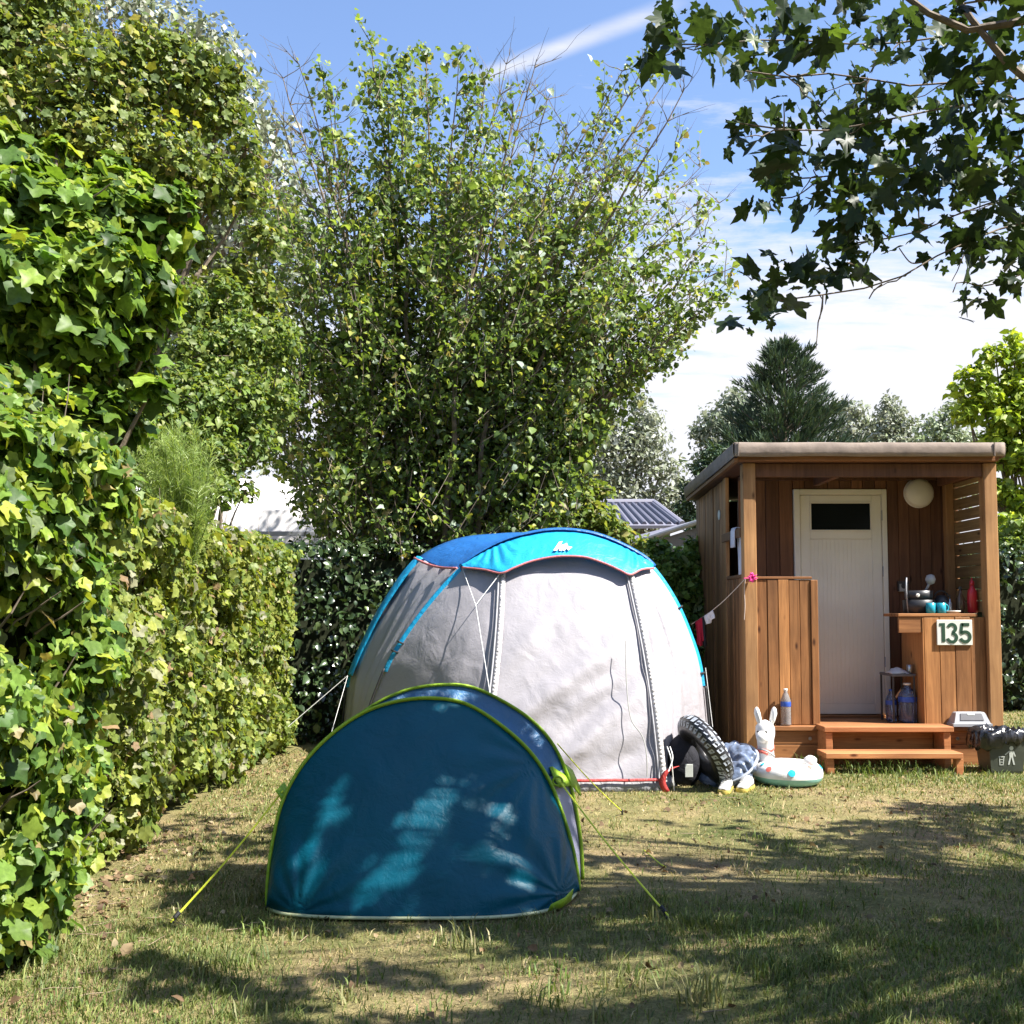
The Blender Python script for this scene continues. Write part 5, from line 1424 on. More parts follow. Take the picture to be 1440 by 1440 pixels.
    def slab(x0, x1, ya, yb, t0, t1):
        V = [(x0, ya, zr(ya) + t0), (x1, ya, zr(ya) + t0), (x1, yb, zr(yb) + t0), (x0, yb, zr(yb) + t0), (x0, ya, zr(ya) + t1), (x1, ya, zr(ya) + t1), (x1, yb, zr(yb) + t1), (x0, yb, zr(yb) + t1)]
        m.add(V, [(3, 2, 1, 0), (4, 5, 6, 7), (0, 1, 5, 4), (1, 2, 6, 5), (2, 3, 7, 6), (3, 0, 4, 7)], rc())
    slab(1.86, 3.98, 8.376, 10.64, 0.0, .03); m.build('roof_boards', M['wood_in'], root)
    # the sheet: top plus a slightly baggy turned-down edge
    m = MB(); xs = np.linspace(1.816, 4.022, 60); ys = np.linspace(8.30, 10.68, 50)
    top = [[(x, y, zr(y) + .148 + .006 * nz(x * 3, y * 3)) for x in xs] for y in ys]; m.grid(top)
    fr = []
    for k, (off, dz) in enumerate(((0, .148), (.006, .142), (.012, .105), (.010, .07), (.004, .034))):
        fr.append([(x, 8.30 - off - .009 * nz(x * 5, k * .8, 3) * (k / 4) - .006 * nz(x * 16, k * .5, 3), zr(8.3) + dz + (.006 * nz(x * 2.2, 4) if k == 4 else .006 * nz(x * 3, 8.3 * 3) if k == 0 else 0)) for x in xs])
    m.grid(fr)
    for X, sg in ((1.816, -1), (4.022, 1)):
        m.grid([[(X + sg * off + sg * .006 * nz(y * 4, k), y, zr(y) + dz) for y in ys] for k, (off, dz) in enumerate(((0, .148), (.008, .14), (.010, .09), (.004, .030)))])
    m.grid([[(x, 10.68, zr(10.68) + d) for x in xs] for d in (.148, .03)])
    solidify(m.build('roof_sheet', M['roof_felt'], root, True), .003)
    # fold seams at the corners of the sheet
    m = MB(); m.box((1.842, 8.277, zr(8.3) + .036), (1.85, 8.289, zr(8.3) + .146), (.7, .7, .7)); m.build('sheet_seam', M['roof_felt'], root); m = MB(); m.box((3.93, 8.277, zr(8.3) + .036), (3.938, 8.289, zr(8.3) + .146), (.7, .7, .7)); m.build('sheet_seam', M['roof_felt'], root)
    # left barge board under the sheet
    m = MB(); slab(1.822, 1.858, 8.33, 10.66, -.004, .028); m.build('barge_board', M['wood_y'], root)
    # door
    d = MB(); x0, x1, z0, z1 = 2.510, 3.340, DK + .02, 2.330; fy = YB_ - .018
    d.box((x0, fy, z0), (x0 + .055, YB_ + .03, z1), (1, 1, 1), .004); d.box((x1 - .045, fy, z0), (x1, YB_ + .03, z1), (1, 1, 1), .004); d.box((x0 + .056, fy, z1 - .05), (x1 - .046, YB_ + .03, z1), (1, 1, 1), .004)
    fr = d.build('door_frame', M['door'], root)
    d = MB(); a0, a1 = x0 + .059, x1 - .049; b0, b1 = z0 + .004, z1 - .054; dy = fy + .012
    wx0, wx1, wz0, wz1 = 2.655, 3.205, 1.955, 2.215
    d.box((a0, dy, b0), (wx0, dy + .03, b1), (1, 1, 1), .003); d.box((wx1, dy, b0), (a1, dy + .03, b1), (1, 1, 1), .003); d.box((wx0 + .0005, dy, wz1), (wx1 - .0005, dy + .03, b1), (1, 1, 1), .003); d.box((wx0 + .0005, dy, 1.885), (wx1 - .0005, dy + .03, wz0), (1, 1, 1), .003); d.box((wx0 + .0005, dy, b0), (wx1 - .0005, dy + .03, b0 + .09), (1, 1, 1), .003)
    n = 15; s = (wx1 - wx0) / n
    for i in range(n): d.box((wx0 + i * s + .0001, dy + .007, b0 + .091), (wx0 + (i + 1) * s - .0001, dy + .03, 1.884), (.99, .99, .99), .0016)
    door = d.build('door', M['door'], root)
    g = MB(); g.box((wx0 + .001, dy + .010, wz0 + .001), (wx1 - .001, dy + .024, wz1 - .001)); g.build('window', M['glass_dark'], door)
    g = MB()
    for q in ((wx0, wz0, wx1, wz0 + .012), (wx0, wz1 - .012, wx1, wz1), (wx0, wz0 + .0125, wx0 + .012, wz1 - .0125), (wx1 - .012, wz0 + .0125, wx1, wz1 - .0125)): g.box((q[0], dy - .006, q[1]), (q[2], dy + .009, q[3]), (1, 1, 1), .002)
    g.build('window_bead', M['door'], door)
    for z in (.75, 1.55, 2.05):
        g = MB(); g.lathe([(.0, 0), (.007, 0), (.007, .09), (0, .092)], (a1 + .006, dy - .006, z), 8); g.build('hinge', M['lid_grey'], door)
    g = MB(); g.tube([(a0 + .035, dy, 1.32), (a0 + .035, dy - .045, 1.32), (a0 + .11, dy - .05, 1.32)], .008, 6); g.box((a0 + .018, dy - .006, 1.22), (a0 + .052, dy + .001, 1.38), (1, 1, 1), .003); g.build('handle', M['steel'], door)
    # sill strip
    g = MB(); g.box((2.51, 9.03, DK + .002), (3.34, 9.10, DK + .018), rc(), .003); g.build('door_sill', M['wood_x'], root)
    # wall lamp
    m = MB(); pr = [(.0, 0), (.05, .0)] ; 
    prof = [(.128 * math.cos(a), .02 + .058 * math.sin(a)) for a in np.linspace(0, 1.5, 10)]
    m.lathe([(.128, 0)] + prof, (3.628, YB_ - .006, 2.295), 32, axis='y'); lamp = m.build('wall_lamp', M['lamp'], root, True)
    m = MB(); m.lathe([(.10, 0), (.134, 0), (.134, .016), (.126, .022)], (3.628, YB_ - .002, 2.295), 32, axis='y'); m.build('lamp_rim', M['white_pl'], lamp)
    # power socket
    m = MB(); m.box((3.425, YB_ - .03, 1.415), (3.51, YB_ - .002, 1.50), (.5, .5, .5), .006); sk = m.build('power_socket', M['white_pl'], root)
    m = MB(); m.lathe([(0, 0), (.026, 0), (.022, .012), (0, .012)], (3.472, YB_ - .03, 1.468), 14, axis='y'); m.box((3.42, YB_ - .034, 1.485), (3.515, YB_ - .002, 1.508)); m.box((3.42, YB_ - .034, 1.42), (3.4285, YB_ - .002, 1.484)); m.build('socket_cover', M['dark_pl'], sk)
    # weathered number disc on the side wall
    m = MB(); m.lathe([(0, 0), (.045, 0), (.045, .006), (0, .008)], (X0 + .004, 9.42, 2.13), 16, axis='x'); m.build('wall_disc', M['pale'], root)
cabin()

def steps():
    root = thing('wooden_steps', 'two orange-brown wooden steps up to the cabin porch', 'steps', (2.92, 8.15, 0))
    def tread(xa, xb, ya, yb, z):
        m = MB(); h = (yb - ya) / 2
        for i in range(2): m.box((xa, ya + i * h + .002, z - .042), (xb, ya + (i + 1) * h - .002, z), rc(), .004)
        m.build('tread', M['wood_step'], root)
    tread(2.455, 3.475, 8.12, 8.362, .335); tread(2.385, 3.43, 7.86, 8.10, .165)
    for x in (2.47, 3.40):
        m = MB(); m.box((x, 8.14, .0), (x + .055, 8.36, .291), rc(), .004); m.build('leg', M['wood_step'], root)
        m = MB(); m.box((x - .07 + (0 if x < 3 else .055), 7.885, -.01), (x - .015 + (0 if x < 3 else .055), 7.95, .121), rc(), .004); m.build('leg', M['wood_step'], root)
    m = MB(); m.box((2.53, 8.335, .05), (3.395, 8.358, .288), rc(), .003); m.build('riser', M['wood_x'], root)
steps()

# number sign
def sign():
    root = thing('number_sign', 'pale sign reading 135 in dark green on the counter front', 'sign', (3.66, 8.43, 1.07))
    m = MB(); m.box((3.485, 8.422, .965), (3.775, 8.434, 1.172), (1, 1, 1), .003); m.build('plate', M['sign'], root)
    def stroke(pts, w, name='digit'):
        m = MB(); n = len(pts); Lp, Rp = [], []
        for i, p in enumerate(pts):
            a = Vector(pts[max(i - 1, 0)]); b = Vector(pts[min(i + 1, n - 1)]); t = (b - a).normalized(); nn = Vector((-t.y, t.x))
            Lp.append(Vector(p) + nn * w); Rp.append(Vector(p) - nn * w)
        fr = [(q.x, 8.4185, q.y) for q in Lp], [(q.x, 8.4185, q.y) for q in Rp]; bk = [(q.x, 8.4215, q.y) for q in Lp], [(q.x, 8.4215, q.y) for q in Rp]
        m.grid([fr[0], fr[1], bk[1], bk[0], fr[0]]); return m
    w = .0135; zb, zt = .992, 1.146
    m = stroke([(3.537, zb), (3.537, zt)], w); k = stroke([(3.506, zt - .012), (3.524, zt - .012)], .0115); m.add(k.v, k.f); m.build('digit', M['digit'], root)
    r1 = .034; r2 = .043
    def arc(cx_, cz_, r, a0, a1, n=16, sx=1): return [(cx_ + sx * r * math.cos(math.radians(a0 + (a1 - a0) * i / n)), cz_ + r * math.sin(math.radians(a0 + (a1 - a0) * i / n))) for i in range(n + 1)]
    c = 3.607
    m = stroke(arc(c, zt - .012 - r1 + .004, r1 - .003, 165, -75), w * .92); k = stroke(arc(c, zb + r2 - .008, r2 - .008, 92, -170, 20, 1.06), w * .92); m.add(k.v, k.f); m.build('digit', M['digit'], root)
    c = 3.716
    m = stroke([(c + .034, zt - .012), (c - .028, zt - .012)], .0125); k = stroke([(c - .024, zt - .002), (c - .036, zb + .076)], .0115); m.add(k.v, k.f); k = stroke(arc(c - .002, zb + .046 - .004, .040, 148, -160, 22), w * .95); m.add(k.v, k.f); m.build('digit', M['digit'], root)
sign()
# ------------------------------------------------------------------ things about the cabin
CT = 1.226
def mug(x, y, label):
    r = thing('mug', label, 'mug', (x, y, CT), group='turquoise mugs on the counter')
    m = MB(); m.lathe([(.030, 0), (.037, .006), (.038, .085), (.034, .086), (.033, .01), (0, .01)], (x, y, CT), 18); m.build('cup', M['turq'], r, True)
    m = MB(); m.tube([Vector((x + .037 + .022 * math.sin(a), y, CT + .045 + .028 * math.cos(a))) for a in np.linspace(0, math.pi, 10)], .005, 6); m.build('handle', M['turq'], r, True)
mug(3.47, 8.50, 'left turquoise mug on the counter beside the dark pans')
mug(3.555, 8.495, 'right turquoise mug on the counter beside the white dish')
def small_things():
    # drying rack with dark pans
    r = thing('pan_stack', 'dark stack of pans and a kettle at the back of the counter', 'cookware', (3.46, 8.68, CT))
    m = MB(); m.lathe([(.10, 0), (.125, .01), (.13, .11), (.125, .112), (.12, .015), (0, .015)], (3.44, 8.67, CT), 22); m.build('pot', M['dark_pl'], r, True)
    m = MB(); m.lathe([(.08, .114), (.11, .118), (.115, .19), (.108, .19), (0, .125)], (3.44, 8.67, CT), 22); m.build('pot', M['dark_pl'], r, True)
    m = MB(); m.tube([(3.48, 8.66, CT + .16), (3.52, 8.65, CT + .24), (3.53, 8.65, CT + .29)], [.010, .011, .008], 8); m.lathe([(.001, .24), (.03, .25), (.042, .285), (.03, .32), (.001, .33)], (3.535, 8.65, CT), 12); m.build('ladle', M['lid_grey'], r, True)
    m = MB(); m.tube([(3.33, 8.62, CT), (3.315, 8.62, CT + .2), (3.32, 8.62, CT + .30)], .007, 6); m.build('handle', M['lid_grey'], r, True)
    m = MB(); m.lathe([(0, 0), (.015, .002), (.016, .012), (0, .016)], (3.38, 8.545, CT + .15), 10, axis='y'); m.build('knob', M['white_pl'], r)
    m = MB(); m.lathe([(.06, 0), (.075, .01), (.07, .10), (.035, .15), (0, .155)], (3.64, 8.69, CT), 18); m.tube([Vector((3.64 + .06 * math.cos(a), 8.69, CT + .13 + .06 * math.sin(a))) for a in np.linspace(.1, 3.04, 10)], .006, 6)
    k = thing('kettle', 'dark kettle behind the white dish on the counter', 'kettle', (3.64, 8.69, CT)); m.build('body', M['dark_pl'], k, True)
    m = MB(); m.tube([(3.58, 8.68, CT + .05), (3.545, 8.67, CT + .11)], [.014, .008], 8); m.build('spout', M['steel'], k, True)
    d = thing('dish', 'white dish on the front edge of the counter above the sign', 'dish', (3.66, 8.52, CT))
    m = MB(); m.lathe([(.05, 0), (.072, .012), (.075, .022), (.068, .022), (0, .008)], (3.655, 8.53, CT), 20); m.build('bowl', M['white_pl'], d, True)
    b = thing('soap_bottle', 'small silver pump bottle standing on the counter by the white dish', 'bottle', (3.68, 8.63, CT))
    m = MB(); m.lathe([(.016, 0), (.018, .005), (.018, .085), (.008, .10), (.008, .12), (0, .121)], (3.685, 8.63, CT), 12); m.build('body', M['steel'], b, True)
    m = MB(); m.tube([(3.685, 8.63, CT + .12), (3.685, 8.63, CT + .15), (3.655, 8.61, CT + .15)], .005, 6); m.build('pump', M['dark_pl'], b)
    b = thing('oil_bottle', 'brown glass bottle on the counter left of the red bottle', 'bottle', (3.77, 8.62, CT))
    m = MB(); m.lathe([(.03, 0), (.034, .006), (.034, .12), (.014, .165), (.013, .2), (0, .2)], (3.77, 8.62, CT), 14); m.build('body', plain('brown_glass', (.09, .05, .03), .2, nscale=8), b, True)
    m = MB(); m.lathe([(.015, .2), (.016, .202), (.016, .222), (0, .223)], (3.77, 8.62, CT), 12); m.build('cap', M['dark_pl'], b)
    b = thing('sauce_bottle', 'bright red plastic bottle on the counter by the right post', 'bottle', (3.862, 8.60, CT))
    m = MB(); m.lathe([(.034, 0), (.040, .008), (.040, .15), (.036, .19), (.018, .215), (.017, .235), (0, .236)], (3.852, 8.58, CT), 16); m.build('body', M['red'], b, True)
    m = MB(); m.lathe([(.019, .237), (.020, .24), (.017, .268), (.007, .275), (.005, .298), (0, .299)], (3.852, 8.58, CT), 12); m.build('cap', M['red'], b, True)
    # low shelf under the counter with its things
    s = thing('folding_stool', 'low dark folding stool under the counter', 'stool', (3.28, 8.72, DK))
    m = MB(); m.box((3.16, 8.56, .70), (3.36, 8.86, .722), (1, 1, 1), .004); m.build('seat', M['lid_dark'], s)
    for (x, y) in ((3.17, 8.57), (3.345, 8.57), (3.17, 8.845), (3.345, 8.845)):
        m = MB(); m.tube([(x, y, DK), (x, y, .70)], .009, 8); m.build('leg', M['dark_pl'], s)
    p = thing('paper_packet', 'crumpled white packet lying on the low stool', 'packet', (3.24, 8.66, .722))
    m = MB(); rows = [[(3.165 + .15 * i / 8, 8.58 + .16 * j / 6, .725 + .045 * math.sin(math.pi * i / 8) * math.sin(math.pi * j / 6) + .012 * nz(i * .9, j * .9, 1)) for i in range(9)] for j in range(7)]
    m.grid(rows); solidify(m.build('wrapper', M['cloth_white'], p, True), .01)
    c = thing('tin_can', 'small metal can beside the white packet on the low stool', 'can', (3.33, 8.62, .722)); m = MB(); m.lathe([(.024, 0), (.026, .003), (.026, .07), (.023, .073), (0, .072)], (3.335, 8.63, .722), 14); m.build('body', M['steel'], c, True)
    def bottle(x, y, z, h, r, label, bl, cap, group=None, mat='pet'):
        b = thing('water_bottle', label, 'bottle', (x, y, z), group)
        m = MB(); prof = [(r * .8, 0), (r, .01)]
        for i in range(10): prof.append((r * (1 - .035 * (i % 2)), .02 + h * .60 * i / 9))
        prof += [(r * .95, h * .70), (r * .55, h * .84), (r * .36, h * .90), (r * .36, h * .95), (0, h * .95)]
        m.lathe(prof, (x, y, z), 18); m.build('body', M[mat], b, True)
        m = MB(); m.lathe([(r * 1.015, h * .52), (r * 1.02, h * .525), (r * 1.02, h * .645), (r * 1.01, h * .65)], (x, y, z), 18); m.build('label', M['blue_lbl'], b, True) if bl else None
        m = MB(); m.lathe([(r * .40, h * .945), (r * .42, h * .95), (r * .42, h * .995), (0, h)], (x, y, z), 12); m.build('cap', M[cap], b, True)
    bottle(2.225, 8.385, DK, .30, .041, 'clear water bottle standing on the deck edge against the left half wall', True, 'white_pl')
    bottle(3.31, 8.63, DK, .33, .075, 'big blue-tinted water jug under the counter nearest its front panel', True, 'white_pl', mat='pet_blue')
    bottle(3.205, 8.72, DK, .27, .045, 'blue water bottle under the counter nearest the door', True, 'blue_lbl', mat='pet_blue')
    # bin lid on the deck edge
    l = thing('bin_lid', 'loose grey swing bin lid resting on the porch edge', 'bin lid', (3.71, 8.39, DK))
    m = MB(); 
    V = lambda z, a, b: [(3.71 - a, 8.385 - b, z), (3.71 + a, 8.385 - b, z), (3.71 + a, 8.385 + b, z), (3.71 - a, 8.385 + b, z)]
    R = [V(DK, .158, .075), V(DK + .022, .158, .075), V(DK + .026, .146, .068), V(DK + .105, .118, .035), V(DK + .112, .108, .028)]
    m.grid(R, closed=True); m.add(R[-1], [(0, 1, 2, 3)]); m.build('rim', M['lid_grey'], l)
    m = MB(); f = lambda x, t: (3.71 + x * (1 - .16 * t), 8.385 - .068 + .033 * t - .004, DK + .026 + .079 * t)
    m.add([f(-.10, .30), f(.10, .30), f(.10, .98), f(-.10, .98)], [(0, 1, 2, 3)]); solidify(m.build('swing_flap', M['lid_dark'], l), .004)
    m = MB(); m.add([f(-.035, .78), f(.03, .78), f(.03, .98), f(-.035, .98)], [(0, 1, 2, 3)]); o = m.build('sticker', M['pale'], l); o.location.y -= .004; o.location.z += .003
    # waste bin
    b = thing('waste_bin', 'dark olive waste bin with litter symbol and black bin bag', 'bin', (3.88, 8.02, 0))
    cx_, cy_ = 3.80, 8.05
    q = lambda z, a, c: [(cx_ - a, cy_ - c, z), (cx_ + a, cy_ - c, z), (cx_ + a, cy_ + c, z), (cx_ - a, cy_ + c, z)]
    m = MB(); R = [q(.0, .118, .10), q(.02, .122, .104), q(.29, .146, .122), q(.295, .140, .116), q(.04, .115, .098)]
    m.grid(R, closed=True); m.add(R[0], [(3, 2, 1, 0)]); m.add(R[-1], [(0, 1, 2, 3)]); m.build('body', M['bin'], b)
    m = MB(); rows = []
    for k, (z, sc) in enumerate(((.232, 1.10), (.262, 1.16), (.295, 1.12), (.322, 1.08), (.335, .97), (.29, .84), (.16, .75))):
        r = []
        for i in range(64):
            a = 2 * math.pi * i / 64; sx, sy = .150, .128
            p = max(abs(math.cos(a)), abs(math.sin(a))); s0 = .55 + .45 / p
            w = 1 + .06 * nz(math.cos(a) * 4, math.sin(a) * 4, k * .9) + .05 * math.sin(i * 1.9 + k) * (.5 if k > 3 else 1)
            left = (.06 if math.cos(a) < -.3 and k < 4 else 0)
            r.append((cx_ + sx * math.cos(a) * s0 * sc * w - left, cy_ + sy * math.sin(a) * s0 * sc * w, z - (.05 if math.cos(a) < -.25 and k < 2 else 0) + .022 * nz(a * 3, k * 1.3, 7) + .014 * math.sin(i * 1.3 + k * 2)))
        rows.append(r)
    m.grid(rows, closed=True); solidify(m.build('bin_bag', M['bag'], b, True), .0015)
    m = MB(); yb = lambda z: cy_ - .104 - .018 * (z - .02) / .27 - .0025
    def poly(pts): m.add([(cx_ + x, yb(z - .018), z - .018) for x, z in pts], [tuple(range(len(pts)))])
    c0 = .03
    poly([(c0 + .016 * math.cos(a), .212 + .016 * math.sin(a)) for a in np.linspace(0, 6.28, 13)[:-1]])
    poly([(c0 - .018, .192), (c0 + .018, .192), (c0 + .014, .142), (c0 - .014, .142)])
    poly([(c0 - .014, .142), (c0 - .001, .142), (c0 - .014, .085), (c0 - .026, .085)]); poly([(c0 + .001, .142), (c0 + .014, .142), (c0 + .028, .085), (c0 + .016, .085)])
    poly([(c0 - .018, .192), (c0 - .018, .180), (c0 - .046, .158), (c0 - .050, .165)]); poly([(c0 + .018, .192), (c0 + .034, .150), (c0 + .026, .147), (c0 + .016, .175)])
    for pts in ([(-.066, .150), (-.020, .150), (-.020, .143), (-.066, .143)], [(-.064, .142), (-.058, .142), (-.054, .082), (-.060, .082)], [(-.030, .142), (-.024, .142), (-.030, .082), (-.036, .082)], [(-.053, .088), (-.037, .088), (-.037, .082), (-.053, .082)], [(-.055, .128), (-.033, .128), (-.033, .123), (-.055, .123)], [(-.053, .108), (-.035, .108), (-.035, .103), (-.053, .103)]): poly(pts)
    m.build('litter_symbol', M['pale'], b)
small_things()

def torus(mb, c, ax, R, r, nu=56, nv=18, sel=None, col=(1, 1, 1), wob=0.0, sq=1.0, ph=0):
    ax = Vector(ax).normalized(); e1 = ax.orthogonal().normalized(); e2 = ax.cross(e1); c = Vector(c)
    rows = []
    for i in range(nu):
        a = 2 * math.pi * i / nu; d = e1 * math.cos(a) + e2 * math.sin(a); row = []
        for k in range(nv):
            b = 2 * math.pi * k / nv
            rr = r * (1 + wob * nz(a * 2.2 + ph, b * 1.3, ph)); row.append(c + d * (R + rr * math.cos(b)) + ax * rr * sq * math.sin(b))
        rows.append(row)
    rows.append(rows[0])
    mb.grid(rows, col, closed=True)
def llama():
    c = Vector((1.985, 7.46, .085))
    root = thing('llama_ring', 'white llama swim ring with teal underside lying on the grass', 'swim ring', (c.x, c.y, 0))
    Rr, r = .17, .078
    up = MB(); lo = MB()
    nu, nv = 64, 12
    for mb, b0, b1 in ((up, math.radians(-15), math.radians(195)), (lo, math.radians(195), math.radians(345))):
        rows = []
        for i in range(nu + 1):
            a = 2 * math.pi * i / nu; row = []
            for k in range(nv + 1):
                b = b0 + (b1 - b0) * k / nv; pk = 1 - .015 * abs(math.sin(a * 12)); row.append((c.x + (Rr + r * pk * math.cos(b)) * math.cos(a), c.y + (Rr + r * pk * math.cos(b)) * math.sin(a), c.z + r * pk * math.sin(b)))
            rows.append(row)
        mb.grid(rows)
    up.build('ring', M['inf_white'], root, True); lo.build('ring_base', M['inf_teal'], root, True)
    # neck and head, one skin
    bx, by = 1.845, 7.50
    m = MB(); pts = [(bx, by, .10), (bx - .003, by, .17), (bx - .006, by, .25), (bx - .008, by - .004, .31), (bx - .010, by - .008, .355), (bx - .008, by - .006, .405), (bx - .004, by, .435), (bx, by + .004, .452)]
    m.tube(pts, [.066, .060, .057, .060, .070, .068, .048, .014], 18); body = m.build('neck', M['inf_white'], root, True)
    m = MB(); m.tube([(bx - .02, by - .02, .345), (bx - .045, by - .058, .338), (bx - .058, by - .085, .333), (bx - .062, by - .096, .333)], [.052, .045, .034, .012], 14); m.build('muzzle', M['inf_white'], root, True)
    for dx, tilt in ((-.052, -.012), (.046, .012)):
        m = MB(); m.tube([(bx + dx * .8, by, .41), (bx + dx, by, .455), (bx + dx + tilt, by, .505), (bx + dx + tilt * 1.2, by + .002, .535), (bx + dx + tilt * 1.2, by + .002, .548)], [.018, .036, .040, .028, .008], 12, flat=.55); m.build('ear', M['inf_white'], root, True)
    m = MB()
    rows = [[(bx - .006 + (.0605 + .002) * math.cos(a), by - .002 + .0625 * math.sin(a), .245 + .018 * math.sin(a * 1 + .4) + dz) for a in np.linspace(0, 2 * math.pi, 30)] for dz in (0, .022)]
    m.grid(rows); solidify(m.build('collar', M['inf_coral'], root, True), .002)
    m = MB(); rows = [[(bx - .006 + .063 * math.cos(a), by - .002 + .0635 * math.sin(a), .208 - .035 * math.cos(a - .6) + dz) for a in np.linspace(math.pi * .9, 2 * math.pi * 1.02, 20)] for dz in (0, .014)]
    m.grid(rows); solidify(m.build('reins', M['inf_grey'], root, True), .002)
    m = MB(); rows = [[(bx - .006 + .064 * math.cos(a), by - .002 + .0645 * math.sin(a), .196 - .03 * math.cos(a - .4) + dz) for a in np.linspace(math.pi * 1.0, math.pi * 1.5, 14)] for dz in (0, .02)]
    m.grid(rows); solidify(m.build('tassel', M['inf_coral'], root, True), .003)
    m = MB(); m.lathe([(0, 0), (.008, .001), (.008, .004), (0, .005)], (bx - .02, by - .0745, .375), 10, axis='y'); m.lathe([(0, 0), (.008, .001), (.008, .004), (0, .005)], (bx - .072, by - .045, .375), 10, axis='y'); m.build('eye', M['dark_pl'], root)
    # tail and printed spots
    m = MB(); m.tube([(2.095, 7.37, .14), (2.115, 7.34, .175), (2.125, 7.325, .205), (2.125, 7.32, .215)], [.035, .050, .035, .01], 12); m.build('tail', M['inf_white'], root, True)
    def spot(a, b, rad, mat):
        a, b = math.radians(a), math.radians(b); d = Vector((math.cos(a), math.sin(a), 0)); n_ = d * math.cos(b) + Vector((0, 0, math.sin(b)))
        p = c + d * Rr + n_ * (r + .0015); t1 = Vector((-math.sin(a), math.cos(a), 0)); t2 = n_.cross(t1)
        m = MB(); V = [p + (t1 * math.cos(q) + t2 * math.sin(q)) * rad for q in np.linspace(0, 6.283, 13)[:-1]]; V.append(p + n_ * .002); m.add(V, [(12, i, (i + 1) % 12) for i in range(12)]); m.build('printed_spot', M[mat], root)
    spot(222, 35, .022, 'inf_coral'); spot(262, 22, .026, 'inf_sky'); spot(300, 55, .018, 'inf_coral'); spot(200, 60, .016, 'inf_sky'); spot(338, 40, .02, 'inf_sky')
llama()

def tyre_ring():
    c = Vector((1.36, 7.28, .27))
    root = thing('tyre_swim_ring', 'black inflatable ring printed like a tyre leaning on the tent corner', 'swim ring', (c.x, c.y, 0))
    ax = Vector((-.84, -.22, -.50)).normalized()
    R, r = .185, .088
    m = MB(); torus(m, c, ax, R, r, wob=.06, sq=.8); m.build('tube', M['tyre'], root, True)
    e1 = ax.orthogonal().normalized(); e2 = ax.cross(e1)
    m = MB()
    n = 34
    for i in range(n):
        for row, (b0, b1, off) in enumerate(((-62, -32, .0), (-22, 18, .5), (28, 62, .0))):
            a0 = 2 * math.pi * (i + off) / n; a1 = a0 + 2 * math.pi / n * .62
            V = []
            for a, b in ((a0, b0), (a1, b0 + 6), (a1, b1), (a0, b1 - 6)):
                b = math.radians(b); d = e1 * math.cos(a) + e2 * math.sin(a); rr = r * (1 + .06 * nz(a * 2.2, (b % (2 * math.pi)) * 1.3, 0)) + .003
                V.append(c + d * (R + rr * math.cos(b)) + ax * rr * .8 * math.sin(b))
            m.add(V, [(0, 1, 2, 3)])
    m.build('tread_print', M['tyre_mark'], root)
tyre_ring()
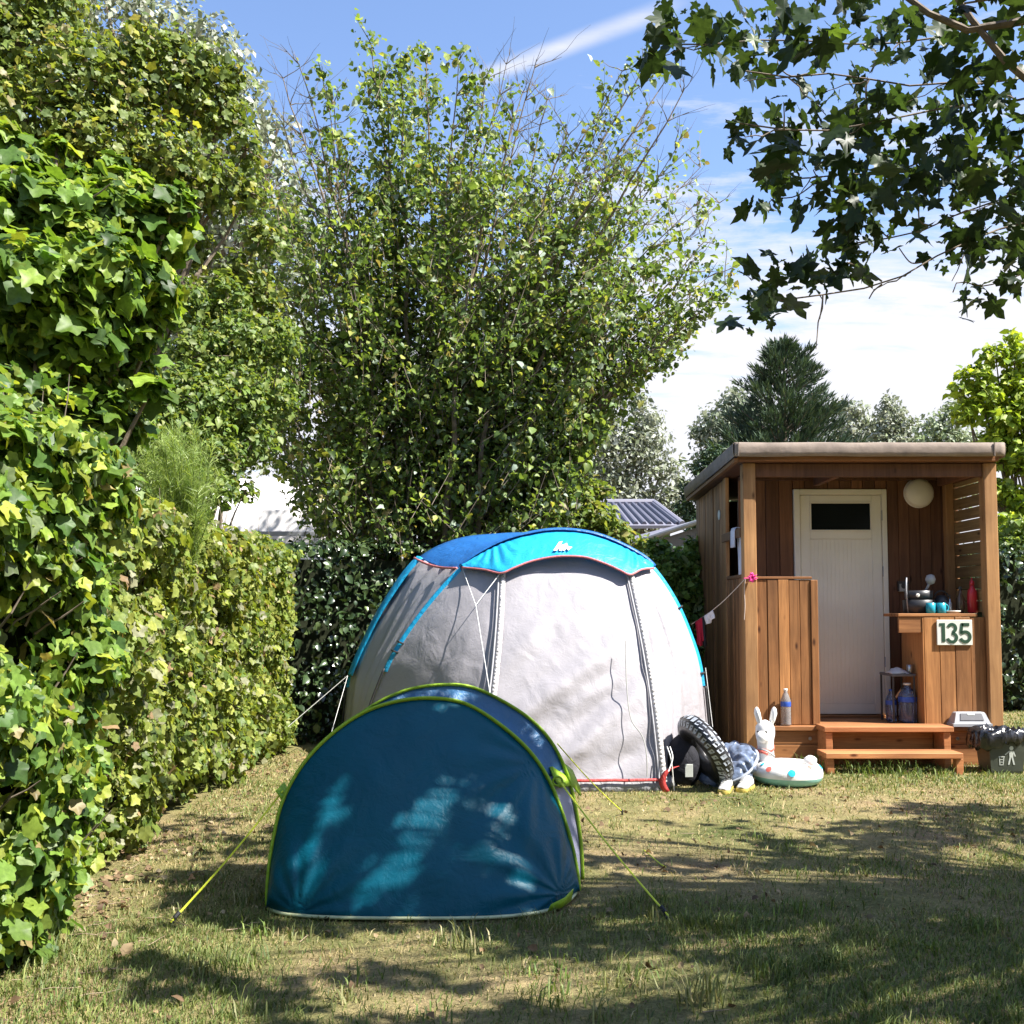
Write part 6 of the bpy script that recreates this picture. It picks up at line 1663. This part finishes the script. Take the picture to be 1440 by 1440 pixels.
def rest_by_tent():
    c = Vector((1.55, 7.44, .135))
    root = thing('slack_swim_ring', 'half deflated shiny grey-blue swim ring slumped behind the tyre ring', 'swim ring', (c.x, c.y, 0))
    m = MB(); torus(m, c, (-.42, -.35, .84), .135, .085, 120, 36, wob=.30, sq=.85, ph=4.1)
    for k_, v_ in enumerate(m.v):
        p_ = Vector(v_); w_ = .022 * math.sin(p_.x * 70 + p_.z * 60 + 5 * nz(p_.x * 9, p_.y * 9, p_.z * 9)) * max(0, .4 + nz(p_.x * 7, p_.y * 7, 3)); m.v[k_] = tuple(p_ + (p_ - c).normalized() * w_)
    m.build('tube', M['inf_denim'], root, True)
    m = MB(); torus(m, c + Vector((.0, .0, .012)), (-.42, -.35, .84), .222, .012, 60, 6, wob=.8, ph=2); m.build('seam', M['tyre_mark'], root, True)
    b = thing('black_bag', 'black slumped bag with a white patch behind the tent corner cord', 'bag', (1.2, 7.42, 0))
    m = MB(); rows = []
    for k in range(14):
        t = k / 13; rad = math.sin(math.pi * min(1, .12 + .88 * t) * .98) ** .6; row = []
        for i in range(28):
            a = 2 * math.pi * i / 28; row.append((1.225 + .135 * rad * math.cos(a) * (1 + .16 * nz(math.cos(a) * 2, math.sin(a) * 2, t * 3)), 7.43 + .13 * rad * math.sin(a) * (1 + .16 * nz(math.cos(a) * 2, 4 + math.sin(a) * 2, t * 3)), .36 * t ** 1.1))
        rows.append(row)
    m.grid(rows, closed=True); m.build('sack', M['cloth_dark'], b, True)
    m = MB(); m.box((1.215, 7.268, .08), (1.27, 7.274, .17), (1, 1, 1), .002); m.build('patch', M['pale'], b)
    def shoe(x, y, rot, label):
        s = thing('shoe', label, 'shoe', (x, y, 0), 'shoes on the grass by the swim rings')
        ca, sa = math.cos(rot), math.sin(rot); tr = lambda p: (x + p[0] * ca - p[1] * sa, y + p[0] * sa + p[1] * ca, p[2])
        m = MB(); out = [(-.115, .0, .030), (-.10, .0, .036), (-.05, 0, .034), (0, 0, .036), (.05, 0, .042), (.09, 0, .040), (.118, 0, .024)]
        rows = []
        for z, s_ in ((.004, .96), (.010, 1.04), (.026, 1.05), (.030, 1.0)):
            row = [tr((p[0], p[2] * s_, z)) for p in out] + [tr((p[0], -p[2] * s_, z)) for p in reversed(out)]; rows.append(row)
        m.grid(rows, closed=True); m.add(rows[-1], [tuple(range(14))]); m.add(rows[0], [tuple(range(14))[::-1]]); m.build('sole', M['shoe_yel'], s, True)
        m = MB(); prof = [(-.112, .026, .088), (-.085, .034, .095), (-.04, .034, .098), (.0, .034, .082), (.05, .040, .060), (.09, .036, .048), (.112, .018, .038)]
        rows = []
        for px_, w, h in prof: rows.append([tr((px_, w * math.cos(a), .03 + (h - .03) * math.sin(a) ** .8)) for a in np.linspace(0, math.pi, 11)])
        m.grid(rows); solidify(m.build('upper', M['shoe_grey'], s, True), .004)
        m = MB()
        for k in range(4):
            t = .0 + k * .02; m.tube([tr((t, -.022, .088 - k * .006)), tr((t, 0, .096 - k * .008)), tr((t, .022, .088 - k * .006))], .003, 5)
        m.build('laces', M['cord_w'], s)
    shoe(1.47, 7.13, 4.35, 'pale grey shoe with yellow sole nearest the black tyre ring')
    shoe(1.62, 7.19, 4.2, 'pale grey shoe with yellow sole between the other shoe and the llama ring')
    # olive bag between ring and llama
    b = thing('olive_pouch', 'small olive pouch behind the llama ring beside the post', 'pouch', (1.70, 7.62, 0))
    m = MB(); rows = []
    for k in range(10):
        t = k / 9; rad = math.sin(math.pi * (.15 + .83 * t)) ** .7
        rows.append([(1.71 + .085 * rad * math.cos(a), 7.62 + .07 * rad * math.sin(a) * (1 + .1 * math.sin(3 * a)), .14 * t) for a in np.linspace(0, 2 * math.pi, 19)[:-1]])
    m.grid(rows, closed=True); m.build('pouch_body', plain('olive_cloth', (.20, .21, .07), .7, nscale=18, namt=.25), b, True)
    m = MB(); m.tube([(1.66, 7.6, .13), (1.70, 7.58, .165), (1.75, 7.6, .13)], .006, 6); m.build('strap', M['strap'], b)
rest_by_tent()

# clothes line from the porch post to the tent, and what hangs on it
L0, L1 = Vector((1.915, 8.395, 1.512)), P(972, 878, 8.9)
lp = [L0.lerp(L1, t) + Vector((0, 0, -.035 * math.sin(math.pi * t))) for t in np.linspace(0, 1, 20)]
m_ = MB(); m_.tube(lp, .0035, 6); m_.tube(resample([L0, L0 + Vector((-.012, -.002, -.09)), L0 + Vector((-.008, -.002, -.22)), L0 + Vector((-.016, 0, -.34))], 10), .003, 5)
tag(m_.build('clothes_line', M['cord']), 'thin pale cord strung from the porch post towards the tent', 'clothes line')
def hang(name, label, cat, t0, t1, h, mat, skew=0.0, sq=.0, ph=0.0):
    n = 12; top = [L0.lerp(L1, t) + Vector((0, 0, -.035 * math.sin(math.pi * t))) for t in np.linspace(t0, t1, n)]
    rows = []
    for j in range(12):
        v = j / 11; rows.append([p + Vector((skew * v + .012 * math.sin(i * 1.1 + ph + v * 2) * v, -.012 - .02 * math.sin(i * .9 + ph) * v, -h * v * (1 - sq * abs(i / (n - 1) - .5)) + .004)) for i, p in enumerate(top)])
    m = MB(); m.grid(rows); solidify(m.build(name, mat, None, True), .003)
    tag(bpy.context.scene.objects[-1] if False else COL.objects[-1], label, cat)
hang('white_sock', 'small white cloth hanging on the clothes line', 'cloth', .60, .78, .085, M['cloth_white'], .015, .4, 1)
hang('red_garment', 'red garment hanging on the clothes line beside the tent', 'clothes', .80, .93, .23, M['cloth_red'], .02, .3, 2)
hang('dark_garment', 'small black garment hanging at the tent end of the clothes line', 'clothes', .76, .81, .26, M['cloth_dark'], .02, .2, 3)
# white towel over the rail
m_ = MB(); rows = []
zt_ = 1.945
for j in range(22):
    t = j / 21; row = []
    for i in range(9):
        y = 8.66 + .10 * i / 8 - .06 * max(0, t - .3) * (1 - i / 8)
        if t < .22: z = zt_ - .16 * (1 - t / .22); x = X0 - .022
        elif t < .34: k = (t - .22) / .12; z = zt_ + .010 * math.sin(math.pi * k); x = X0 - .022 + .05 * k
        else: z = zt_ - .42 * (t - .34) / .66; x = X0 + .032
        row.append((x + .010 * math.sin(i * 1.4 + t * 3), y - (.05 if t > .34 else 0) * (t - .34), z))
    rows.append(row)
m_.grid(rows); tag(solidify(m_.build('towel', M['cloth_white'], None, True), .004), 'white towel slung over the rail of the cabin side opening', 'towel')
# pink bow on the post
bw = thing('hair_band', 'bright pink frilly band tied round the front left post', 'hair band', (1.965, 8.38, 1.515))
m_ = MB()
for i in range(16):
    a = 2 * math.pi * i / 16 + random.uniform(-.2, .2); l = random.uniform(.022, .045); c = Vector((1.962, 8.385, 1.517)); e = c + Vector((math.cos(a) * l, -.022 - random.random() * .012, math.sin(a) * l))
    m_.tube([c, c.lerp(e, .6) + Vector((0, -.012, 0)), e], [.006, .013, .003], 6, flat=.45)
m_.build('frill', M['pink'], bw, True)
m_ = MB(); m_.tube([(1.90, 8.394, 1.512), (1.962, 8.394, 1.514), (2.015, 8.394, 1.512)], .004, 6); m_.build('band', M['pink'], bw)

# ------------------------------------------------------------------ buildings beyond the hedges
def home():
    root = thing('mobile_home', 'grey ribbed metal roofed building behind the big tent and shrubs', 'building', (2.2, 18, 0))
    A_, B_ = P(818, 708, 19.5), P(920, 712, 19.5); C_, D_ = P(958, 744, 16.2), P(838, 764, 16.2)
    A_ = Vector((A_.x, 19.5, 3.28)); B_ = Vector((B_.x, 19.5, 3.28)); C_ = Vector((C_.x + .02, 16.2, 2.58)); D_ = Vector((D_.x - .1, 16.2, 2.58))
    m = MB(); m.add([A_, B_, C_, D_], [(0, 1, 2, 3)]); rf = solidify(m.build('roof', M['metal_roof'], root), .05)
    m = MB()
    nrm = (B_ - A_).cross(D_ - A_).normalized(); nrm = nrm if nrm.z > 0 else -nrm
    for i in range(11):
        u = .06 + .9 * i / 10; a = A_.lerp(B_, u).lerp(D_.lerp(C_, u), .04); b = A_.lerp(B_, u).lerp(D_.lerp(C_, u), .96)
        m.tube([a + nrm * .035, b + nrm * .035], .040, 6)
    m.build('roof_rib', M['metal_rib'], root)
    m = MB(); m.tube([A_ + nrm * .05, B_ + nrm * .05], .06, 8); m.build('ridge_cap', M['metal_roof'], root); m = MB(); m.tube([B_ + nrm * .05, C_ + nrm * .05], .05, 8); m.build('verge_trim', M['metal_roof'], root)
    m = MB(); m.box((A_.x + .1, 16.5, 0), (C_.x - .15, 19.4, 2.50)); m.build('wall', M['wall_grey'], root)
    m = MB(); m.box((A_.x + .6, 16.44, 1.0), (A_.x + 1.5, 16.498, 2.0)); m.build('window', M['glass_dark'], root)
    v = thing('veranda_roof', 'pale grey sloping canopy edge right of the ribbed roof', 'canopy', (2.6, 14.6, 0))
    a, b = P(872, 771, 14.6), P(1000, 729, 13.6); a2, b2 = a + Vector((.2, 1.6, .22)), b + Vector((.3, 1.6, .15))
    m = MB(); m.add([a, b, b2, a2], [(0, 1, 2, 3)]); solidify(m.build('roof', M['metal_roof'], v), .045)
    m = MB(); m.tube([a + Vector((0, -.02, .01)), b + Vector((0, -.02, .01))], .035, 8); m.build('gutter', M['lid_grey'], v)
    for p in (a.lerp(b, .1), a.lerp(b, .92)):
        m = MB(); m.tube([(p.x, p.y + .1, 0), (p.x, p.y + .1, p.z - .02)], .04, 8); m.build('post', M['wall_grey'], v)
    m = MB(); a3, b3 = a.lerp(b, .02) + Vector((0, .12, 0)), a.lerp(b, .98) + Vector((0, .12, 0))
    m.add([(a3.x, a3.y, 0), (b3.x, b3.y, 0), (b3.x, b3.y, b3.z - .06), (a3.x, a3.y, a3.z - .06)], [(0, 1, 2, 3)]); solidify(m.build('screen_wall', M['lid_dark'], v), .04)
home()
def caravan():
    root = thing('caravan', 'white caravan partly seen over the left hedge through the branches', 'caravan', (-3.6, 13.6, 0))
    x0, x1, y0, y1 = -5.6, -2.25, 13.0, 15.2
    prof = [(y0 + .10, .55), (y0 + .0, .75), (y0 + .0, 1.9), (y0 + .18, 2.55), (y0 + .75, 3.02), (y0 + 1.1, 3.08), (y1 - .75, 3.02), (y1 - .1, 2.5), (y1, 1.9), (y1, .75), (y1 - .1, .55)]
    m = MB(); ring = lambda x, s: [(x, (p[0] - 14.1) * s + 14.1, (p[1] - 1.7) * s + 1.7) for p in prof]
    R = [ring(x0, .94), ring(x0 + .06, 1), ring(x1 - .06, 1), ring(x1, .94)]
    m.grid(R, closed=True); m.add(R[0], [tuple(range(11))]); m.add(R[-1], [tuple(range(11))[::-1]]); m.build('body', M['caravan'], root)
    m = MB(); m.box((x0 + .02, y0 - .012, 2.20), (x1 - .02, y0 + .02, 2.26), (1, 1, 1), .004); m.build('trim_strip', M['lid_grey'], root)
    m = MB(); m.box((-4.6, y0 - .016, 1.45), (-3.6, y0 + .02, 2.0), (1, 1, 1), .01); m.build('window', M['glass_dark'], root)
    for y in (13.25, 14.95):
        m = MB(); m.lathe([(.0, 0), (.20, 0), (.30, .03), (.32, .09), (.30, .15), (.2, .18), (0, .18)], (-4.0, y + .09, .32), 22, axis='y'); m.build('wheel', M['tyre'], root, True)
caravan()

# tufts: taller weeds by the step, the post and in the lawn
TV, TT, TC = [], [], []
def tuft(at, n, h, sp, green=True):
    C0 = np.array([[at[0] + random.gauss(0, sp), at[1] + random.gauss(0, sp), 0] for i in range(n)])
    az = RNG.uniform(0, 6.28, n); ln = RNG.uniform(.1, .9, n); hh = h * RNG.uniform(.4, 1.1, n)
    d = np.stack([np.cos(az) * ln, np.sin(az) * ln, np.ones(n)], 1); d = norm(d) * hh[:, None]
    s = norm(np.stack([-np.sin(az), np.cos(az), np.zeros(n)], 1)) * .003
    mid = C0 + d * .55 + np.array([0, 0, .01]); tip = C0 + d * np.array([1.25, 1.25, .88])
    V = np.stack([C0 - s, C0 + s, mid - s * .8, mid + s * .8, tip], 1).reshape(-1, 3)
    o = sum(len(v) for v in TV)
    T = np.array([(0, 1, 3), (0, 3, 2), (2, 3, 4)])[None] + (np.arange(n) * 5)[:, None, None] + o
    pal = [(.12, .19, .04), (.18, .24, .06), (.085, .13, .03)] if green else [(.24, .24, .11), (.34, .30, .16), (.15, .17, .06)]
    TV.append(V); TT.append(T.reshape(-1, 3)); TC.append(np.repeat(palette(n, pal, [1] * 3), 5, axis=0))
tuft((2.36, 8.1), 90, .17, .07); tuft((2.9, 8.0), 420, .10, .22); tuft((3.55, 8.1), 80, .08, .1)
tuft(G(985, 1412)[:2], 60, .13, .05, False); tuft(G(1130, 1285)[:2], 70, .07, .07); tuft(G(362, 1316)[:2], 26, .09, .04); tuft(G(25, 1345)[:2], 50, .22, .05)
for i_ in range(46):
    px_ = random.uniform(60, 1430); py_ = random.uniform(1170, 1435)
    if 360 < px_ < 830 and py_ < 1300 or px_ < 200 and py_ < 1350: continue
    tuft(G(px_, py_)[:2], random.randint(10, 30), random.uniform(.04, .085), random.uniform(.02, .06), random.random() < .6)
o_ = tri_mesh('weed_tufts', np.concatenate(TV), np.concatenate(TT), np.concatenate(TC), M['grass']); o_['kind'] = 'stuff'
